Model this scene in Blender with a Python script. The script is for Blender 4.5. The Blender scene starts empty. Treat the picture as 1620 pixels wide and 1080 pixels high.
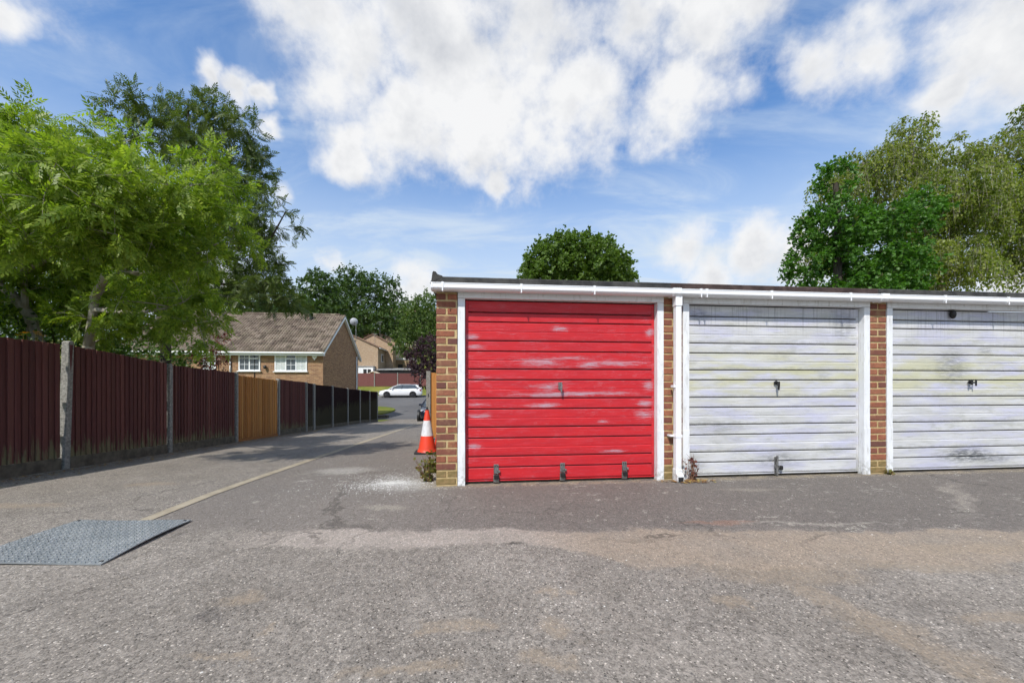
import bpy, bmesh, math, random
import numpy as np
from mathutils import Vector, Matrix
R = math.radians
scene = bpy.context.scene
col = scene.collection
# ------------------------------------------------------------------ camera
H = 1.042
F = 600.0                                   # focal length in photo pixels (photo is 1620 wide)
cam_d = bpy.data.cameras.new('camera')
cam_d.sensor_width = 36.0
cam_d.lens = F / 1620 * 36.0
cam_d.shift_y = 64 / 1620
cam_d.clip_start = 0.05
cam_d.clip_end = 5000
cam = bpy.data.objects.new('camera', cam_d)
col.objects.link(cam)
cam.location = (0, 0, H)
cam.rotation_euler = (R(90), 0, 0)
scene.camera = cam
def at(px, py, Y):
    return Vector(((px - 810) / F * Y, Y, H + (604 - py) / F * Y))

# ------------------------------------------------------------------ node helper
class NT:
    def __init__(s, tree):
        s.t = tree
    def n(s, typ, ins=None, **props):
        nd = s.t.nodes.new(typ)
        for k, v in props.items():
            setattr(nd, k, v)
        for k, v in (ins or {}).items():
            s.put(nd.inputs[k], v)
        return nd
    def put(s, sock, v):
        if isinstance(v, bpy.types.NodeSocket):
            s.t.links.new(v, sock)
        elif isinstance(v, bpy.types.Node):
            s.t.links.new(v.outputs[0], sock)
        else:
            if sock.type == 'RGBA' and len(v) == 3:
                v = (*v, 1)
            sock.default_value = v
    def m(s, op, a, b=None, c=None, clamp=False):
        nd = s.n('ShaderNodeMath', operation=op, use_clamp=clamp)
        for i, v in enumerate((a, b, c)):
            if v is not None:
                s.put(nd.inputs[i], v)
        return nd.outputs[0]
    def vm(s, op, a, b=None):
        nd = s.n('ShaderNodeVectorMath', operation=op)
        s.put(nd.inputs[0], a)
        if b is not None:
            s.put(nd.inputs[1], b)
        return nd.outputs['Value'] if op in ('DISTANCE', 'LENGTH', 'DOT_PRODUCT') else nd.outputs[0]
    def mix(s, f, a, b, blend='MIX'):
        nd = s.n('ShaderNodeMix', data_type='RGBA', blend_type=blend)
        s.put(nd.inputs[0], f); s.put(nd.inputs[6], a); s.put(nd.inputs[7], b)
        return nd.outputs[2]
    def noise(s, vec, scale, detail=4, rough=.55, dist=0.0, out=0):
        nd = s.n('ShaderNodeTexNoise', {'Vector': vec, 'Scale': scale, 'Detail': detail, 'Roughness': rough, 'Distortion': dist})
        return nd.outputs[out]
    def vor(s, vec, scale, feature='F1', out=0):
        nd = s.n('ShaderNodeTexVoronoi', {'Vector': vec, 'Scale': scale}, feature=feature)
        return nd.outputs[out]
    def step(s, v, a, b, lo=0.0, hi=1.0):
        nd = s.n('ShaderNodeMapRange', {'Value': v, 'From Min': a, 'From Max': b, 'To Min': lo, 'To Max': hi}, interpolation_type='SMOOTHSTEP')
        return nd.outputs[0]
    def ramp(s, f, stops):
        nd = s.n('ShaderNodeValToRGB', {'Fac': f})
        el = nd.color_ramp.elements
        while len(el) < len(stops):
            el.new(.5)
        for e, (p, c) in zip(el, stops):
            e.position = p; e.color = (*c, 1)
        return nd.outputs[0]
    def mapping(s, vec, loc=(0, 0, 0), rot=(0, 0, 0), scale=(1, 1, 1)):
        return s.n('ShaderNodeMapping', {'Vector': vec, 'Location': loc, 'Rotation': rot, 'Scale': scale}).outputs[0]
    def sep(s, vec):
        nd = s.n('ShaderNodeSeparateXYZ', {0: vec})
        return nd.outputs

# ------------------------------------------------------------------ sun and sky
TH = math.atan2(.716, 6.912)                # the garages are turned by this angle
CU, SU = math.cos(TH), math.sin(TH)
SUN_EL, SUN_AZ = R(48.5), R(27)             # azimuth measured from the garage fronts' normal, sun behind and left of the camera
hx = math.sin(SUN_AZ) * CU + math.cos(SUN_AZ) * -SU
hy = math.sin(SUN_AZ) * SU + math.cos(SUN_AZ) * CU
travel = Vector((hx * math.cos(SUN_EL), hy * math.cos(SUN_EL), -math.sin(SUN_EL)))
sd = bpy.data.lights.new('sun', 'SUN')
sd.energy = 4.4
sd.angle = R(.53)
sd.color = (1, .955, .88)
sun = bpy.data.objects.new('sun', sd)
col.objects.link(sun)
sun.rotation_euler = travel.to_track_quat('-Z', 'Y').to_euler()
sun.location = (-20, -30, 40)

world = bpy.data.worlds.new('World')
scene.world = world
world.use_nodes = True
world.node_tree.nodes.clear()
W = NT(world.node_tree)
sky = W.n('ShaderNodeTexSky', sky_type='NISHITA')
sky.sun_disc = False
sky.sun_elevation = SUN_EL
sky.sun_rotation = math.atan2(-hx, -hy)
sky.altitude = 50
sky.air_density = 1.0
sky.dust_density = .6
sky.ozone_density = 2.5
tc = W.n('ShaderNodeTexCoord')
dirv = W.vm('NORMALIZE', tc.outputs['Generated'])
dx, dy, dz = W.sep(dirv)[:3]
# clouds live on a high flat layer: direction / (height + a little)
den = W.m('ADD', W.m('MAXIMUM', dz, 0.0), .22)
lay = W.n('ShaderNodeCombineXYZ', {0: W.m('DIVIDE', dx, den), 1: W.m('DIVIDE', dy, den), 2: W.m('MULTIPLY', dz, 1.6)}).outputs[0]
warp = W.noise(dirv, 4.5, 5, .6, out=1)
warp = W.vm('SUBTRACT', warp, (.5, .5, .5))
wd = W.vm('ADD', dirv, W.vm('MULTIPLY', warp, (.15, .15, .15)))
blobs = [(505, 10, 105), (570, 90, 120), (670, 30, 165), (650, 190, 105), (735, 130, 165), (745, 230, 72), (782, 280, 34), (850, 50, 150), (890, 150, 110),
         (1000, 40, 95), (1105, 60, 120), (1070, 140, 85), (1170, 5, 90), (560, 245, 50),
         (1285, 95, 72), (1350, 70, 66), (1575, 60, 95), (1660, 55, 125), (1500, 140, 48),
         (335, 98, 30), (370, 118, 28), (405, 135, 22), (418, 188, 18), (20, 25, 42), (1082, 398, 42), (1200, 402, 62), (1130, 425, 50), (1275, 420, 60),
         (650, 448, 45), (520, 415, 30), (1600, 430, 55), (420, 320, 28), (300, 480, 70)]
dirs = [((x - 810) / F, 1.0, (604 - y) / F, r / F) for x, y, r in blobs]
rg = random.Random(5)
for k in range(12):                          # the same sort of sky goes on all around
    a = R(rg.uniform(62, 298)); e = R(rg.uniform(6, 75))
    dirs.append((math.sin(a) * math.cos(e), math.cos(a) * math.cos(e), math.sin(e), rg.uniform(.14, .34)))
fld = None
for (a, b, c, r) in dirs:
    L = math.sqrt(a * a + b * b + c * c)
    d = W.vm('DISTANCE', wd, (a / L, b / L, c / L))
    v = W.m('MULTIPLY_ADD', d, -1.0 / (r / L), 1.0)
    fld = v if fld is None else W.m('MAXIMUM', fld, v)
fld = W.m('MAXIMUM', fld, -.8)
n1 = W.noise(dirv, 5.2, 7, .6)
n1b = W.noise(W.vm('ADD', dirv, (-.012, -.01, .038)), 5.2, 5, .55)
n2 = W.noise(W.vm('ADD', dirv, (3.1, 7.7, 1.3)), 19.0, 5, .62)
nn = W.m('ADD', W.m('MULTIPLY', W.m('SUBTRACT', n1, .5), 1.9), W.m('MULTIPLY', W.m('SUBTRACT', n2, .5), .8))
dens_raw = W.m('ADD', fld, nn)
dens = W.step(dens_raw, -.22, .70)
# thick middles look grey from below, rims are white
n3 = W.noise(W.vm('ADD', dirv, (11., 2., 5.)), 4.0, 6, .58)
thick = W.m('MULTIPLY', W.step(dens_raw, .20, 1.0), W.step(n3, .34, .66))
emb = W.m('MULTIPLY', W.m('SUBTRACT', n1b, n1), 2.6)          # billows: shaded where more cloud lies towards the sun
lit = W.m('SUBTRACT', W.m('SUBTRACT', 1.0, W.m('MULTIPLY', thick, .85)), emb, clamp=True)
ccol = W.mix(lit, (5.9, 6.15, 6.65), (9.2, 9.25, 9.35))
# thin high veil, more of it low down
veil_n = W.noise(W.mapping(lay, rot=(0, 0, .5), scale=(.8, 2.2, 1)), 1.6, 7, .62, .6)
veil = W.m('MULTIPLY', W.step(veil_n, .40, .72), .46)
low = W.step(dz, .57, .22)
veil = W.m('ADD', veil, W.m('MULTIPLY', low, .76), clamp=True)
skyc = W.mix(1.0, sky, (1.18, 1.70, 2.12), 'MULTIPLY')
base = W.mix(veil, skyc, (6.6, 7.7, 9.0))
allc = W.mix(dens, base, ccol)
bg = W.n('ShaderNodeBackground', {'Color': allc, 'Strength': .1})
W.n('ShaderNodeOutputWorld', {'Surface': bg})
vs = scene.view_settings
vs.view_transform = 'Standard'
vs.look = 'None'
vs.exposure = 0.0
vs.gamma = 1.0
vs.use_curve_mapping = False
scene.cycles.max_bounces = 5
scene.cycles.diffuse_bounces = 3
scene.cycles.transparent_max_bounces = 4
scene.cycles.use_adaptive_sampling = True
scene.cycles.adaptive_threshold = .03
scene.cycles.adaptive_min_samples = 20

# ------------------------------------------------------------------ materials
MATS = {}
def mat(name, base=(.5, .5, .5), rough=.6, metal=0.0, fn=None, spec=.5):
    m = bpy.data.materials.new(name)
    m.use_nodes = True
    m.node_tree.nodes.clear()
    t = NT(m.node_tree)
    p = t.n('ShaderNodeBsdfPrincipled', {'Base Color': base, 'Roughness': rough, 'Metallic': metal, 'Specular IOR Level': spec})
    o = t.n('ShaderNodeOutputMaterial', {'Surface': p})
    if fn:
        fn(t, p, o)
    MATS[name] = m
    return m
def obj_co(t):
    return t.n('ShaderNodeTexCoord').outputs['Object']
def pos(t):
    return t.n('ShaderNodeNewGeometry').outputs['Position']
def bump(t, p, hgt, strength=.3, dist=.01):
    p_in = t.n('ShaderNodeBump', {'Height': hgt, 'Strength': strength, 'Distance': dist})
    t.put(p.inputs['Normal'], p_in.outputs[0])
def vary(c1, c2, scale=4, detail=5, bs=0, bscale=40, stretch=(1, 1, 1), bd=.01):
    def fn(t, p, o):
        co = t.mapping(obj_co(t), scale=stretch)
        f = t.step(t.noise(co, scale, detail, .6), .3, .7)
        t.put(p.inputs['Base Color'], t.mix(f, c1, c2))
        if bs:
            bump(t, p, t.noise(co, bscale, 4), bs, bd)
    return fn

# --- asphalt of yard and drive, laid out in metres along (u) and away from (v) the garage fronts
def gp(px, py):
    Y = F * H / (py - 604)
    return (px - 810) / F * Y, Y
def asphalt_fn(t, p, o):
    P = t.vm('MULTIPLY', pos(t), (1, 1, 0))
    G = t.n('ShaderNodeMapping', {'Vector': P, 'Rotation': (0, 0, -TH)}).outputs[0]
    gu, gv = t.sep(G)[0], t.sep(G)[1]
    n17 = t.noise(P, 1.7, 5, .65, out=1)
    n9 = t.noise(P, 9, 4, .6, out=1)
    wob = t.vm('ADD', t.vm('MULTIPLY', t.vm('SUBTRACT', n17, (.5, .5, .5)), (.7, .36, 0)), t.vm('MULTIPLY', t.vm('SUBTRACT', n9, (.5, .5, .5)), (.22, .14, 0)))
    PW = t.vm('ADD', P, wob)
    wx, wy = t.sep(PW)[0], t.sep(PW)[1]
    px_, py_ = t.sep(P)[0], t.sep(P)[1]
    def ell(u, v, ru, rv, a=0.0, edge=.6, src=PW):
        q = t.mapping(t.vm('SUBTRACT', src, (u, v, 0)), rot=(0, 0, -a))
        q = t.vm('MULTIPLY', q, (1 / ru, 1 / rv, 0))
        return t.step(t.vm('LENGTH', q), 1 + edge * .5, 1 - edge)
    def E(px, py, ru, rv, a=0.0, edge=.6):
        return ell(*gp(px, py), ru, rv, a, edge)
    big = t.noise(P, .8, 4, .6)
    med = t.noise(P, 3.1, 6, .65)
    c = t.mix(t.step(big, .3, .7), (.182, .161, .143), (.238, .212, .190))
    c = t.mix(t.m('MULTIPLY', t.step(med, .38, .72), .40), c, (.298, .268, .242))
    c = t.mix(t.m('MULTIPLY', t.step(t.noise(P, 1.9, 6, .7), .55, .72), .35), c, (.125, .113, .105))
    # newer, darker tarmac before the doors and down the drive's right half
    band = t.m('MULTIPLY', t.step(wy, 2.56, 2.76), t.step(gu, -2.46, -2.42))
    c = t.mix(t.m('MULTIPLY', band, .78), c, t.mix(t.step(px_, -1.2, .4), (.172, .152, .140), (.130, .114, .106)))
    # the worn and sandy strip along its edge
    lowb = t.m('SUBTRACT', 2.40, t.m('MULTIPLY', t.step(px_, .1, .8), .26))
    strip = t.m('MULTIPLY', t.step(t.m('SUBTRACT', wy, lowb), -.03, .04), t.step(wy, 2.69, 2.63))
    strip = t.m('MULTIPLY', strip, t.step(px_, -2.0, -1.4))
    sc_ = t.mix(t.step(px_, -.2, .7), (.345, .300, .270), (.292, .236, .188))
    c = t.mix(t.m('MULTIPLY', strip, t.m('ADD', .45, t.m('MULTIPLY', t.step(t.noise(P, 2.3, 5, .65), .3, .62), .45))), c, sc_)
    sand = None
    for a in [E(1230, 905, .50, .13), E(1330, 965, .55, .10, -1.0), E(1480, 1040, .42, .12, -1.1), E(1440, 900, .6, .07), E(1560, 870, .6, .10), E(730, 985, .13, .07), E(690, 995, .08, .05), E(385, 940, .12, .05, .3), E(432, 993, .06, .05),
              E(350, 1040, .15, .03), E(860, 1045, .09, .05), E(890, 990, .10, .07), E(640, 1065, .2, .03), E(870, 935, .06, .04), E(120, 842, .10, .12), E(20, 800, .4, .08), E(240, 760, .25, .12), E(1180, 955, .06, .04), E(1590, 980, .25, .06)]:
        sand = a if sand is None else t.m('MAXIMUM', sand, a)
    sgr = t.step(t.noise(P, 45, 4, .7), .32, .64)
    c = t.mix(t.m('MULTIPLY', t.m('MULTIPLY', sand, .66), t.m('ADD', t.m('MULTIPLY', sgr, .65), .35)), c, (.290, .230, .172))
    # spills, smears, oil, scrapes
    for (e, k, cc) in [(E(1150, 826, .32, .035), .5, (.27, .15, .11)), (E(545, 735, .34, .30, .6), .5, (.42, .40, .375)), (E(600, 803, .22, .07), .45, (.36, .33, .28)), (E(480, 755, .10, .04, .2), .6, (.44, .42, .40)),
                       (E(1050, 849, .20, .018), .7, (.085, .072, .062)), (E(1010, 853, .40, .020), .4, (.15, .125, .10)), (E(800, 864, .10, .016), .75, (.055, .05, .047)), (E(640, 765, .36, .26), .40, (.46, .44, .42)),
                       (E(1190, 775, .28, .06), .35, (.34, .30, .25)), (E(1520, 785, .75, .07, .72), .45, (.33, .295, .26)), (E(1300, 828, .55, .02), .5, (.36, .33, .29)), (E(330, 965, .06, .05), .6, (.10, .09, .085)), (E(270, 870, .03, .025), .5, (.12, .11, .10))]:
        c = t.mix(t.m('MULTIPLY', e, k), c, cc)
    # earth along the fence foot and the door sills
    ef = t.m('MULTIPLY', t.step(gu, -4.85, -5.3), t.step(t.noise(P, 5, 5, .7), .35, .6))
    c = t.mix(t.m('MULTIPLY', ef, .75), c, (.105, .078, .052))
    sill = t.m('MULTIPLY', t.m('MULTIPLY', t.step(gv, 3.74, 3.88), t.step(gu, -.7, -.35)), t.step(t.noise(P, 7, 5, .7), .36, .6))
    c = t.mix(t.m('MULTIPLY', sill, .75), c, (.30, .25, .18))
    # lichen spots on the dark tarmac
    lv = t.vor(PW, 11.0)
    spots = t.m('MULTIPLY', t.step(t.m('ADD', lv, t.m('MULTIPLY', t.m('SUBTRACT', t.noise(P, 38, 3), .5), .5)), .24, .16), t.m('MULTIPLY', band, t.step(t.noise(P, 1.5, 3), .42, .56)))
    c = t.mix(t.m('MULTIPLY', spots, .5), c, (.40, .375, .33))
    # cracks
    cr = t.n('ShaderNodeTexVoronoi', {'Vector': t.vm('ADD', P, t.vm('MULTIPLY', n17, (.8, .8, 0))), 'Scale': .5}, feature='DISTANCE_TO_EDGE').outputs[0]
    crk = t.m('MULTIPLY', t.step(cr, .009, .002), t.step(big, .42, .55))
    c = t.mix(t.m('MULTIPLY', crk, .5), c, (.07, .062, .056))
    # stones in the tar: each with a tone of its own
    v1 = t.n('ShaderNodeTexVoronoi', {'Vector': P, 'Scale': 170.0})
    vc = t.sep(v1.outputs['Color'])
    v2 = t.n('ShaderNodeTexVoronoi', {'Vector': P, 'Scale': 62.0})
    amp = t.m('MULTIPLY_ADD', t.m('MAXIMUM', sand, t.m('MULTIPLY', strip, .8)), -.5, 1.0)
    amp = t.m('MULTIPLY', amp, t.m('MULTIPLY_ADD', band, -.35, 1.0))
    dv = t.m('ADD', t.m('MULTIPLY', t.m('SUBTRACT', vc[0], .5), .58), t.m('MULTIPLY', t.m('SUBTRACT', t.sep(v2.outputs['Color'])[1], .5), .42))
    dv = t.m('ADD', dv, t.m('MULTIPLY', t.m('SUBTRACT', t.noise(P, 28, 6, .75), .5), .85))
    dv = t.m('ADD', dv, t.m('MULTIPLY', t.step(vc[2], .968, .98), 1.1))
    dv = t.m('SUBTRACT', dv, t.m('MULTIPLY', t.step(vc[1], .955, .97), .55))
    br = t.m('MAXIMUM', t.m('ADD', 1.0, t.m('MULTIPLY', dv, amp)), .2)
    c = t.mix(1.0, c, t.n('ShaderNodeCombineColor', {0: br, 1: br, 2: t.m('MULTIPLY', br, .965)}).outputs[0], 'MULTIPLY')
    t.put(p.inputs['Base Color'], c)
    t.put(p.inputs['Roughness'], .92)
    hgt = t.m('ADD', t.m('MULTIPLY', v1.outputs['Distance'], -.5), t.m('MULTIPLY', med, 2.2))
    bump(t, p, t.m('ADD', hgt, t.m('MULTIPLY', crk, -1.5)), .4, .006)
asphalt = mat('yard_asphalt', fn=asphalt_fn, spec=.25)
def road_fn(t, p, o):
    P = pos(t)
    c = t.mix(t.step(t.noise(P, .35, 5, .6), .3, .7), (.085, .085, .09), (.125, .123, .125))
    t.put(p.inputs['Base Color'], t.mix(t.m('MULTIPLY', t.noise(P, 30, 3), .5), c, (.17, .165, .16)))
road_m = mat('road_tar', rough=.9, fn=road_fn, spec=.25)
def grass_fn(t, p, o):
    P = pos(t)
    f = t.step(t.noise(P, .5, 5, .65), .32, .68)
    c = t.mix(f, (.13, .165, .026), (.28, .26, .06))
    t.put(p.inputs['Base Color'], t.mix(t.m('MULTIPLY', t.noise(P, 18, 4), .5), c, (.06, .085, .015)))
    bump(t, p, t.noise(P, 25, 4), .8, .05)
grass_m = mat('grass', rough=.95, fn=grass_fn, spec=.15)
joint_m = mat('tan_concrete', rough=.92, fn=vary((.30, .255, .185), (.40, .345, .26), 7, 6, .4, 120), spec=.2)

def brick_fn(t, p, o):
    co = obj_co(t)
    rnd = t.n('ShaderNodeObjectInfo').outputs['Random']
    c = t.ramp(rnd, [(0, (.27, .095, .055)), (.22, (.36, .145, .080)), (.45, (.19, .075, .055)), (.62, (.32, .115, .065)), (.8, (.11, .052, .048)), (1, (.38, .17, .09))])
    off = t.vm('ADD', co, t.n('ShaderNodeCombineXYZ', {0: t.m('MULTIPLY', rnd, 37.), 1: t.m('MULTIPLY', rnd, 13.), 2: t.m('MULTIPLY', rnd, 71.)}))
    c = t.mix(t.m('MULTIPLY', t.step(t.noise(off, 22, 6, .7), .35, .7), .5), c, (.12, .05, .04))
    c = t.mix(t.m('MULTIPLY', t.step(t.noise(off, 9, 5, .65), .52, .72), .55), c, (.36, .24, .12))
    t.put(p.inputs['Base Color'], c)
    bump(t, p, t.noise(off, 90, 5, .65), .5, .006)
brick_m = mat('brick', rough=.9, fn=brick_fn, spec=.2)
mortar_m = mat('mortar', rough=.95, fn=vary((.40, .29, .135), (.52, .40, .22), 14, 6, .6, 90), spec=.15)
mossy_m = mat('mossy_brick', rough=.95, fn=vary((.17, .135, .055), (.28, .19, .09), 18, 6, .6, 70), spec=.15)
def paint_fn(c0, c1, dirt, amt):
    def fn(t, p, o):
        P = obj_co(t)
        c = t.mix(t.step(t.noise(P, 2.5, 5), .3, .7), c0, c1)
        d = t.step(t.noise(t.mapping(P, scale=(6, 6, 1.2)), 5, 7, .7), .5, .75)
        c = t.mix(t.m('MULTIPLY', d, amt), c, dirt)
        low_ = t.step(t.sep(P)[2], .22, 0.0)
        c = t.mix(t.m('MULTIPLY', t.m('MULTIPLY', low_, t.step(t.noise(P, 22, 5, .7), .42, .62)), .6), c, (.19, .18, .13))
        t.put(p.inputs['Base Color'], c)
        bump(t, p, t.noise(t.mapping(P, scale=(30, 30, 3)), 6, 4), .2, .003)
    return fn
frame_m = mat('frame_paint', rough=.55, fn=paint_fn((.72, .73, .74), (.78, .79, .80), (.36, .34, .29), .62))
fascia_m = mat('fascia_paint', rough=.6, fn=paint_fn((.55, .51, .47), (.66, .63, .60), (.30, .25, .20), .5))
pvc_m = mat('white_pvc', rough=.35, fn=paint_fn((.79, .80, .81), (.82, .82, .83), (.50, .49, .45), .22))
felt_m = mat('grey_felt', rough=.95, fn=vary((.030, .030, .030), (.075, .073, .068), 9, 7, .7, 220, bd=.004), spec=.2)
felt_brown_m = mat('brown_felt', rough=.95, fn=vary((.038, .026, .024), (.085, .058, .052), 9, 7, .7, 220, bd=.004), spec=.2)
metal_m = mat('galvanised_metal', rough=.45, metal=.8, fn=vary((.36, .36, .35), (.16, .15, .14), 60, 4))
dark_metal_m = mat('dark_metal', (.035, .034, .034), .45, .6)
black_m = mat('black_rubber', (.015, .015, .016), .8)
brass_m = mat('brass', (.34, .27, .14), .4, .9)

GO_Y = 3.836
def ux_d(px):
    r_ = (px - 810) / F
    return (r_ * (GO_Y + .06) + .767) / (CU - SU * r_)
def door_red_fn(t, p, o):
    P = obj_co(t)
    c = t.mix(t.step(t.noise(t.mapping(P, scale=(1, 1, 6)), 3, 5), .3, .7), (.55, .020, .026), (.47, .019, .028))
    # sun-bleached bloom
    c = t.mix(t.m('MULTIPLY', t.step(t.noise(t.mapping(P, scale=(2.2, 1, 16)), 2.2, 6, .65), .48, .74), .45), c, (.58, .06, .085))
    # paint rubbed through to the primer in long smears
    big_ = t.noise(t.mapping(P, scale=(2.6, 1, 9)), 1.3, 3, .5)
    fine = t.noise(t.mapping(P, scale=(3.2, 1, 120)), 2.6, 8, .76)
    w = t.m('ADD', t.m('MULTIPLY', big_, .8), t.m('MULTIPLY', fine, 2.9))
    z = t.sep(P)[2]
    x = t.sep(P)[0]
    mid = t.m('SUBTRACT', .075, t.m('MULTIPLY', t.m('ABSOLUTE', t.m('SUBTRACT', z, 1.12)), .085))
    endr = t.m('MULTIPLY', t.step(x, 2.12, 2.30), .08)
    endl = t.m('MULTIPLY', t.step(x, .52, .32), .05)
    w = t.m('ADD', w, t.m('ADD', mid, t.m('ADD', endr, endl)))
    for (px, py, rx, rz) in [(850, 573, 42, 9), (905, 566, 30, 4), (978, 574, 40, 6), (932, 578, 18, 7), (872, 612, 36, 7), (866, 624, 60, 5), (945, 622, 70, 4), (1026, 610, 12, 9), (1020, 655, 20, 9), (1020, 638, 16, 5), (757, 658, 22, 4), (752, 706, 18, 5), (748, 533, 14, 6), (887, 520, 16, 4), (1028, 527, 8, 9), (860, 641, 34, 5), (955, 666, 14, 4), (752, 548, 16, 4), (760, 640, 24, 4), (972, 713, 20, 3)]:
        q_ = t.vm('MULTIPLY', t.vm('SUBTRACT', P, (ux_d(px), 0, H + (604 - py) / F * (GO_Y + .103 * ux_d(px) + .06))), (150 / rx, 0, 150 / rz))
        w = t.m('ADD', w, t.step(t.vm('LENGTH', q_), 1.5, 0.0, 0.0, .52))
    wear = t.step(w, 2.10, 2.52)
    c = t.mix(t.m('MULTIPLY', wear, .80), c, (.41, .37, .43))
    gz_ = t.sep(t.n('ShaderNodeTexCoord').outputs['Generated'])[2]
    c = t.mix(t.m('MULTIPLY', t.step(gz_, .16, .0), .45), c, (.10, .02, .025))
    c = t.mix(t.m('MULTIPLY', t.step(t.noise(t.mapping(P, scale=(1.5, 1, 90)), 2.4, 6, .7), .52, .70), .40), c, (.30, .018, .026))
    hair = t.m('MULTIPLY', t.step(t.noise(t.mapping(P, scale=(1.2, 1, 190)), 2, 5, .7), .60, .70), .40)
    c = t.mix(hair, c, (.52, .28, .32))
    t.put(p.inputs['Base Color'], c)
    t.put(p.inputs['Roughness'], t.m('ADD', .42, t.m('MULTIPLY', wear, .3)))
    bump(t, p, t.m('ADD', t.noise(t.mapping(P, scale=(1.5, 1, 40)), 4, 5), t.m('MULTIPLY', wear, -.4)), .18, .004)
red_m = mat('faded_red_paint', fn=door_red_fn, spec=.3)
def door_white_fn(smears):
    def fn(t, p, o):
        P = obj_co(t)
        x, _, z = t.sep(P)[:3]
        s1 = t.mapping(P, scale=(.7, 1, 5))
        c = t.mix(t.step(t.noise(s1, 2.5, 5), .35, .65), (.61, .61, .63), (.50, .50, .51))
        c = t.mix(t.m('MULTIPLY', t.step(t.noise(t.mapping(P, loc=(3, 0, 5), scale=(.9, 1, 4)), 2, 4), .44, .64), .55), c, (.47, .47, .66))  # lilac of the blue skylight, mixed into the paint colour
        # yellow-green algae film, most of it across the middle
        midb = t.m('MULTIPLY', t.step(t.m('ABSOLUTE', t.m('SUBTRACT', z, 1.12)), .42, .05), .75)
        alg = t.m('MULTIPLY', t.step(t.noise(t.mapping(P, loc=(9, 0, 2), scale=(.8, 1, 4.5)), 2.4, 5), .36, .62), t.m('ADD', midb, .15))
        c = t.mix(t.m('MULTIPLY', alg, .95), c, (.52, .505, .31))
        # grime streaks along the ribs
        g = t.step(t.noise(t.mapping(P, scale=(2.0, 1, 30)), 2.5, 7, .72), .50, .72)
        c = t.mix(t.m('MULTIPLY', g, .62), c, (.29, .29, .235))
        fine = t.step(t.noise(t.mapping(P, scale=(1.6, 1, 150)), 2.2, 6, .7), .55, .70)
        c = t.mix(t.m('MULTIPLY', fine, .5), c, (.30, .30, .30))
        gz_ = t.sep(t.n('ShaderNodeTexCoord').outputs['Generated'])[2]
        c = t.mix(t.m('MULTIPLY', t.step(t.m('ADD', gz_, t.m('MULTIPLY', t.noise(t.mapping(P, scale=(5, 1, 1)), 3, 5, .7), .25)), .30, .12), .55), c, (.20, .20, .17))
        c = t.mix(t.m('MULTIPLY', t.step(t.noise(t.mapping(P, loc=(4, 0, 9), scale=(1.1, 1, 3.2)), 2.2, 6, .68), .54, .70), .5), c, (.34, .345, .30))
        # runs of dirty water from the top
        dr = t.m('MULTIPLY', t.step(t.noise(t.mapping(P, scale=(26, 1, .7)), 2, 5, .7), .52, .68), t.step(z, 1.45, 1.85))
        c = t.mix(t.m('MULTIPLY', dr, .55), c, (.13, .13, .14))
        for (sx, sz, rx, rz, a) in smears:
            q = t.vm('MULTIPLY', t.vm('SUBTRACT', P, (sx, 0, sz)), (1 / rx, 0, 1 / rz))
            e = t.step(t.vm('LENGTH', q), 1.15, .15)
            e = t.m('MULTIPLY', e, t.step(t.noise(t.mapping(P, scale=(4, 1, 22)), 3, 6, .7), .32, .62))
            c = t.mix(t.m('MULTIPLY', e, a), c, (.085, .09, .10))
        t.put(p.inputs['Base Color'], c)
        t.put(p.inputs['Roughness'], .6)
        bump(t, p, t.noise(t.mapping(P, scale=(1.5, 1, 40)), 4, 5), .2, .004)
    return fn
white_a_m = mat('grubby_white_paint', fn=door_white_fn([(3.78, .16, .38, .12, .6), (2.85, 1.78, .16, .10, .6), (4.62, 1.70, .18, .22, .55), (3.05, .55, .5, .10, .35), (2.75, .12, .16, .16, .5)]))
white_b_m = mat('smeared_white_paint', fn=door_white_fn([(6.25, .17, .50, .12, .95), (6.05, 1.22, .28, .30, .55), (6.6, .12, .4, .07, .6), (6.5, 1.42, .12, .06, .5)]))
def board_fn(c0, c1, c2, mossy, mc=(.165, .165, .085)):
    def fn(t, p, o):
        P = obj_co(t)
        rnd = t.n('ShaderNodeObjectInfo').outputs['Random']
        Q = t.vm('ADD', P, t.n('ShaderNodeCombineXYZ', {0: t.m('MULTIPLY', rnd, 31.), 2: t.m('MULTIPLY', rnd, 17.)}))
        c = t.mix(t.step(t.noise(t.mapping(Q, scale=(9, 9, .9)), 5, 6, .65), .3, .7), c0, c1)
        c = t.mix(t.m('MULTIPLY', rnd, .75), c, c2)
        br_ = t.m('ADD', .72, t.m('MULTIPLY', t.m('FRACT', t.m('MULTIPLY', rnd, 7.31)), .42))
        c = t.mix(1.0, c, t.n('ShaderNodeCombineColor', {0: br_, 1: br_, 2: br_}).outputs[0], 'MULTIPLY')
        z = t.sep(P)[2]
        ms = t.step(t.m('ADD', z, t.m('MULTIPLY', t.m('SUBTRACT', t.noise(t.mapping(Q, scale=(12, 12, 2)), 1.2, 5, .7), .5), 1.3)), .20, -.05)
        c = t.mix(t.m('MULTIPLY', ms, mossy), c, mc)
        t.put(p.inputs['Base Color'], c)
        bump(t, p, t.noise(t.mapping(Q, scale=(50, 50, 1.5)), 4, 5, .65), .5, .004)
    return fn
maroon_m = mat('maroon_stained_board', rough=.8, fn=board_fn((.122, .039, .035), (.080, .028, .028), (.148, .055, .043), .75), spec=.25)
black_brown_m = mat('dark_brown_board', rough=.85, fn=board_fn((.050, .026, .024), (.034, .020, .020), (.06, .032, .028), .35), spec=.2)
orange_m = mat('new_orange_board', rough=.75, fn=board_fn((.46, .195, .05), (.36, .135, .035), (.52, .25, .075), .25, (.16, .07, .03)), spec=.25)
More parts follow.
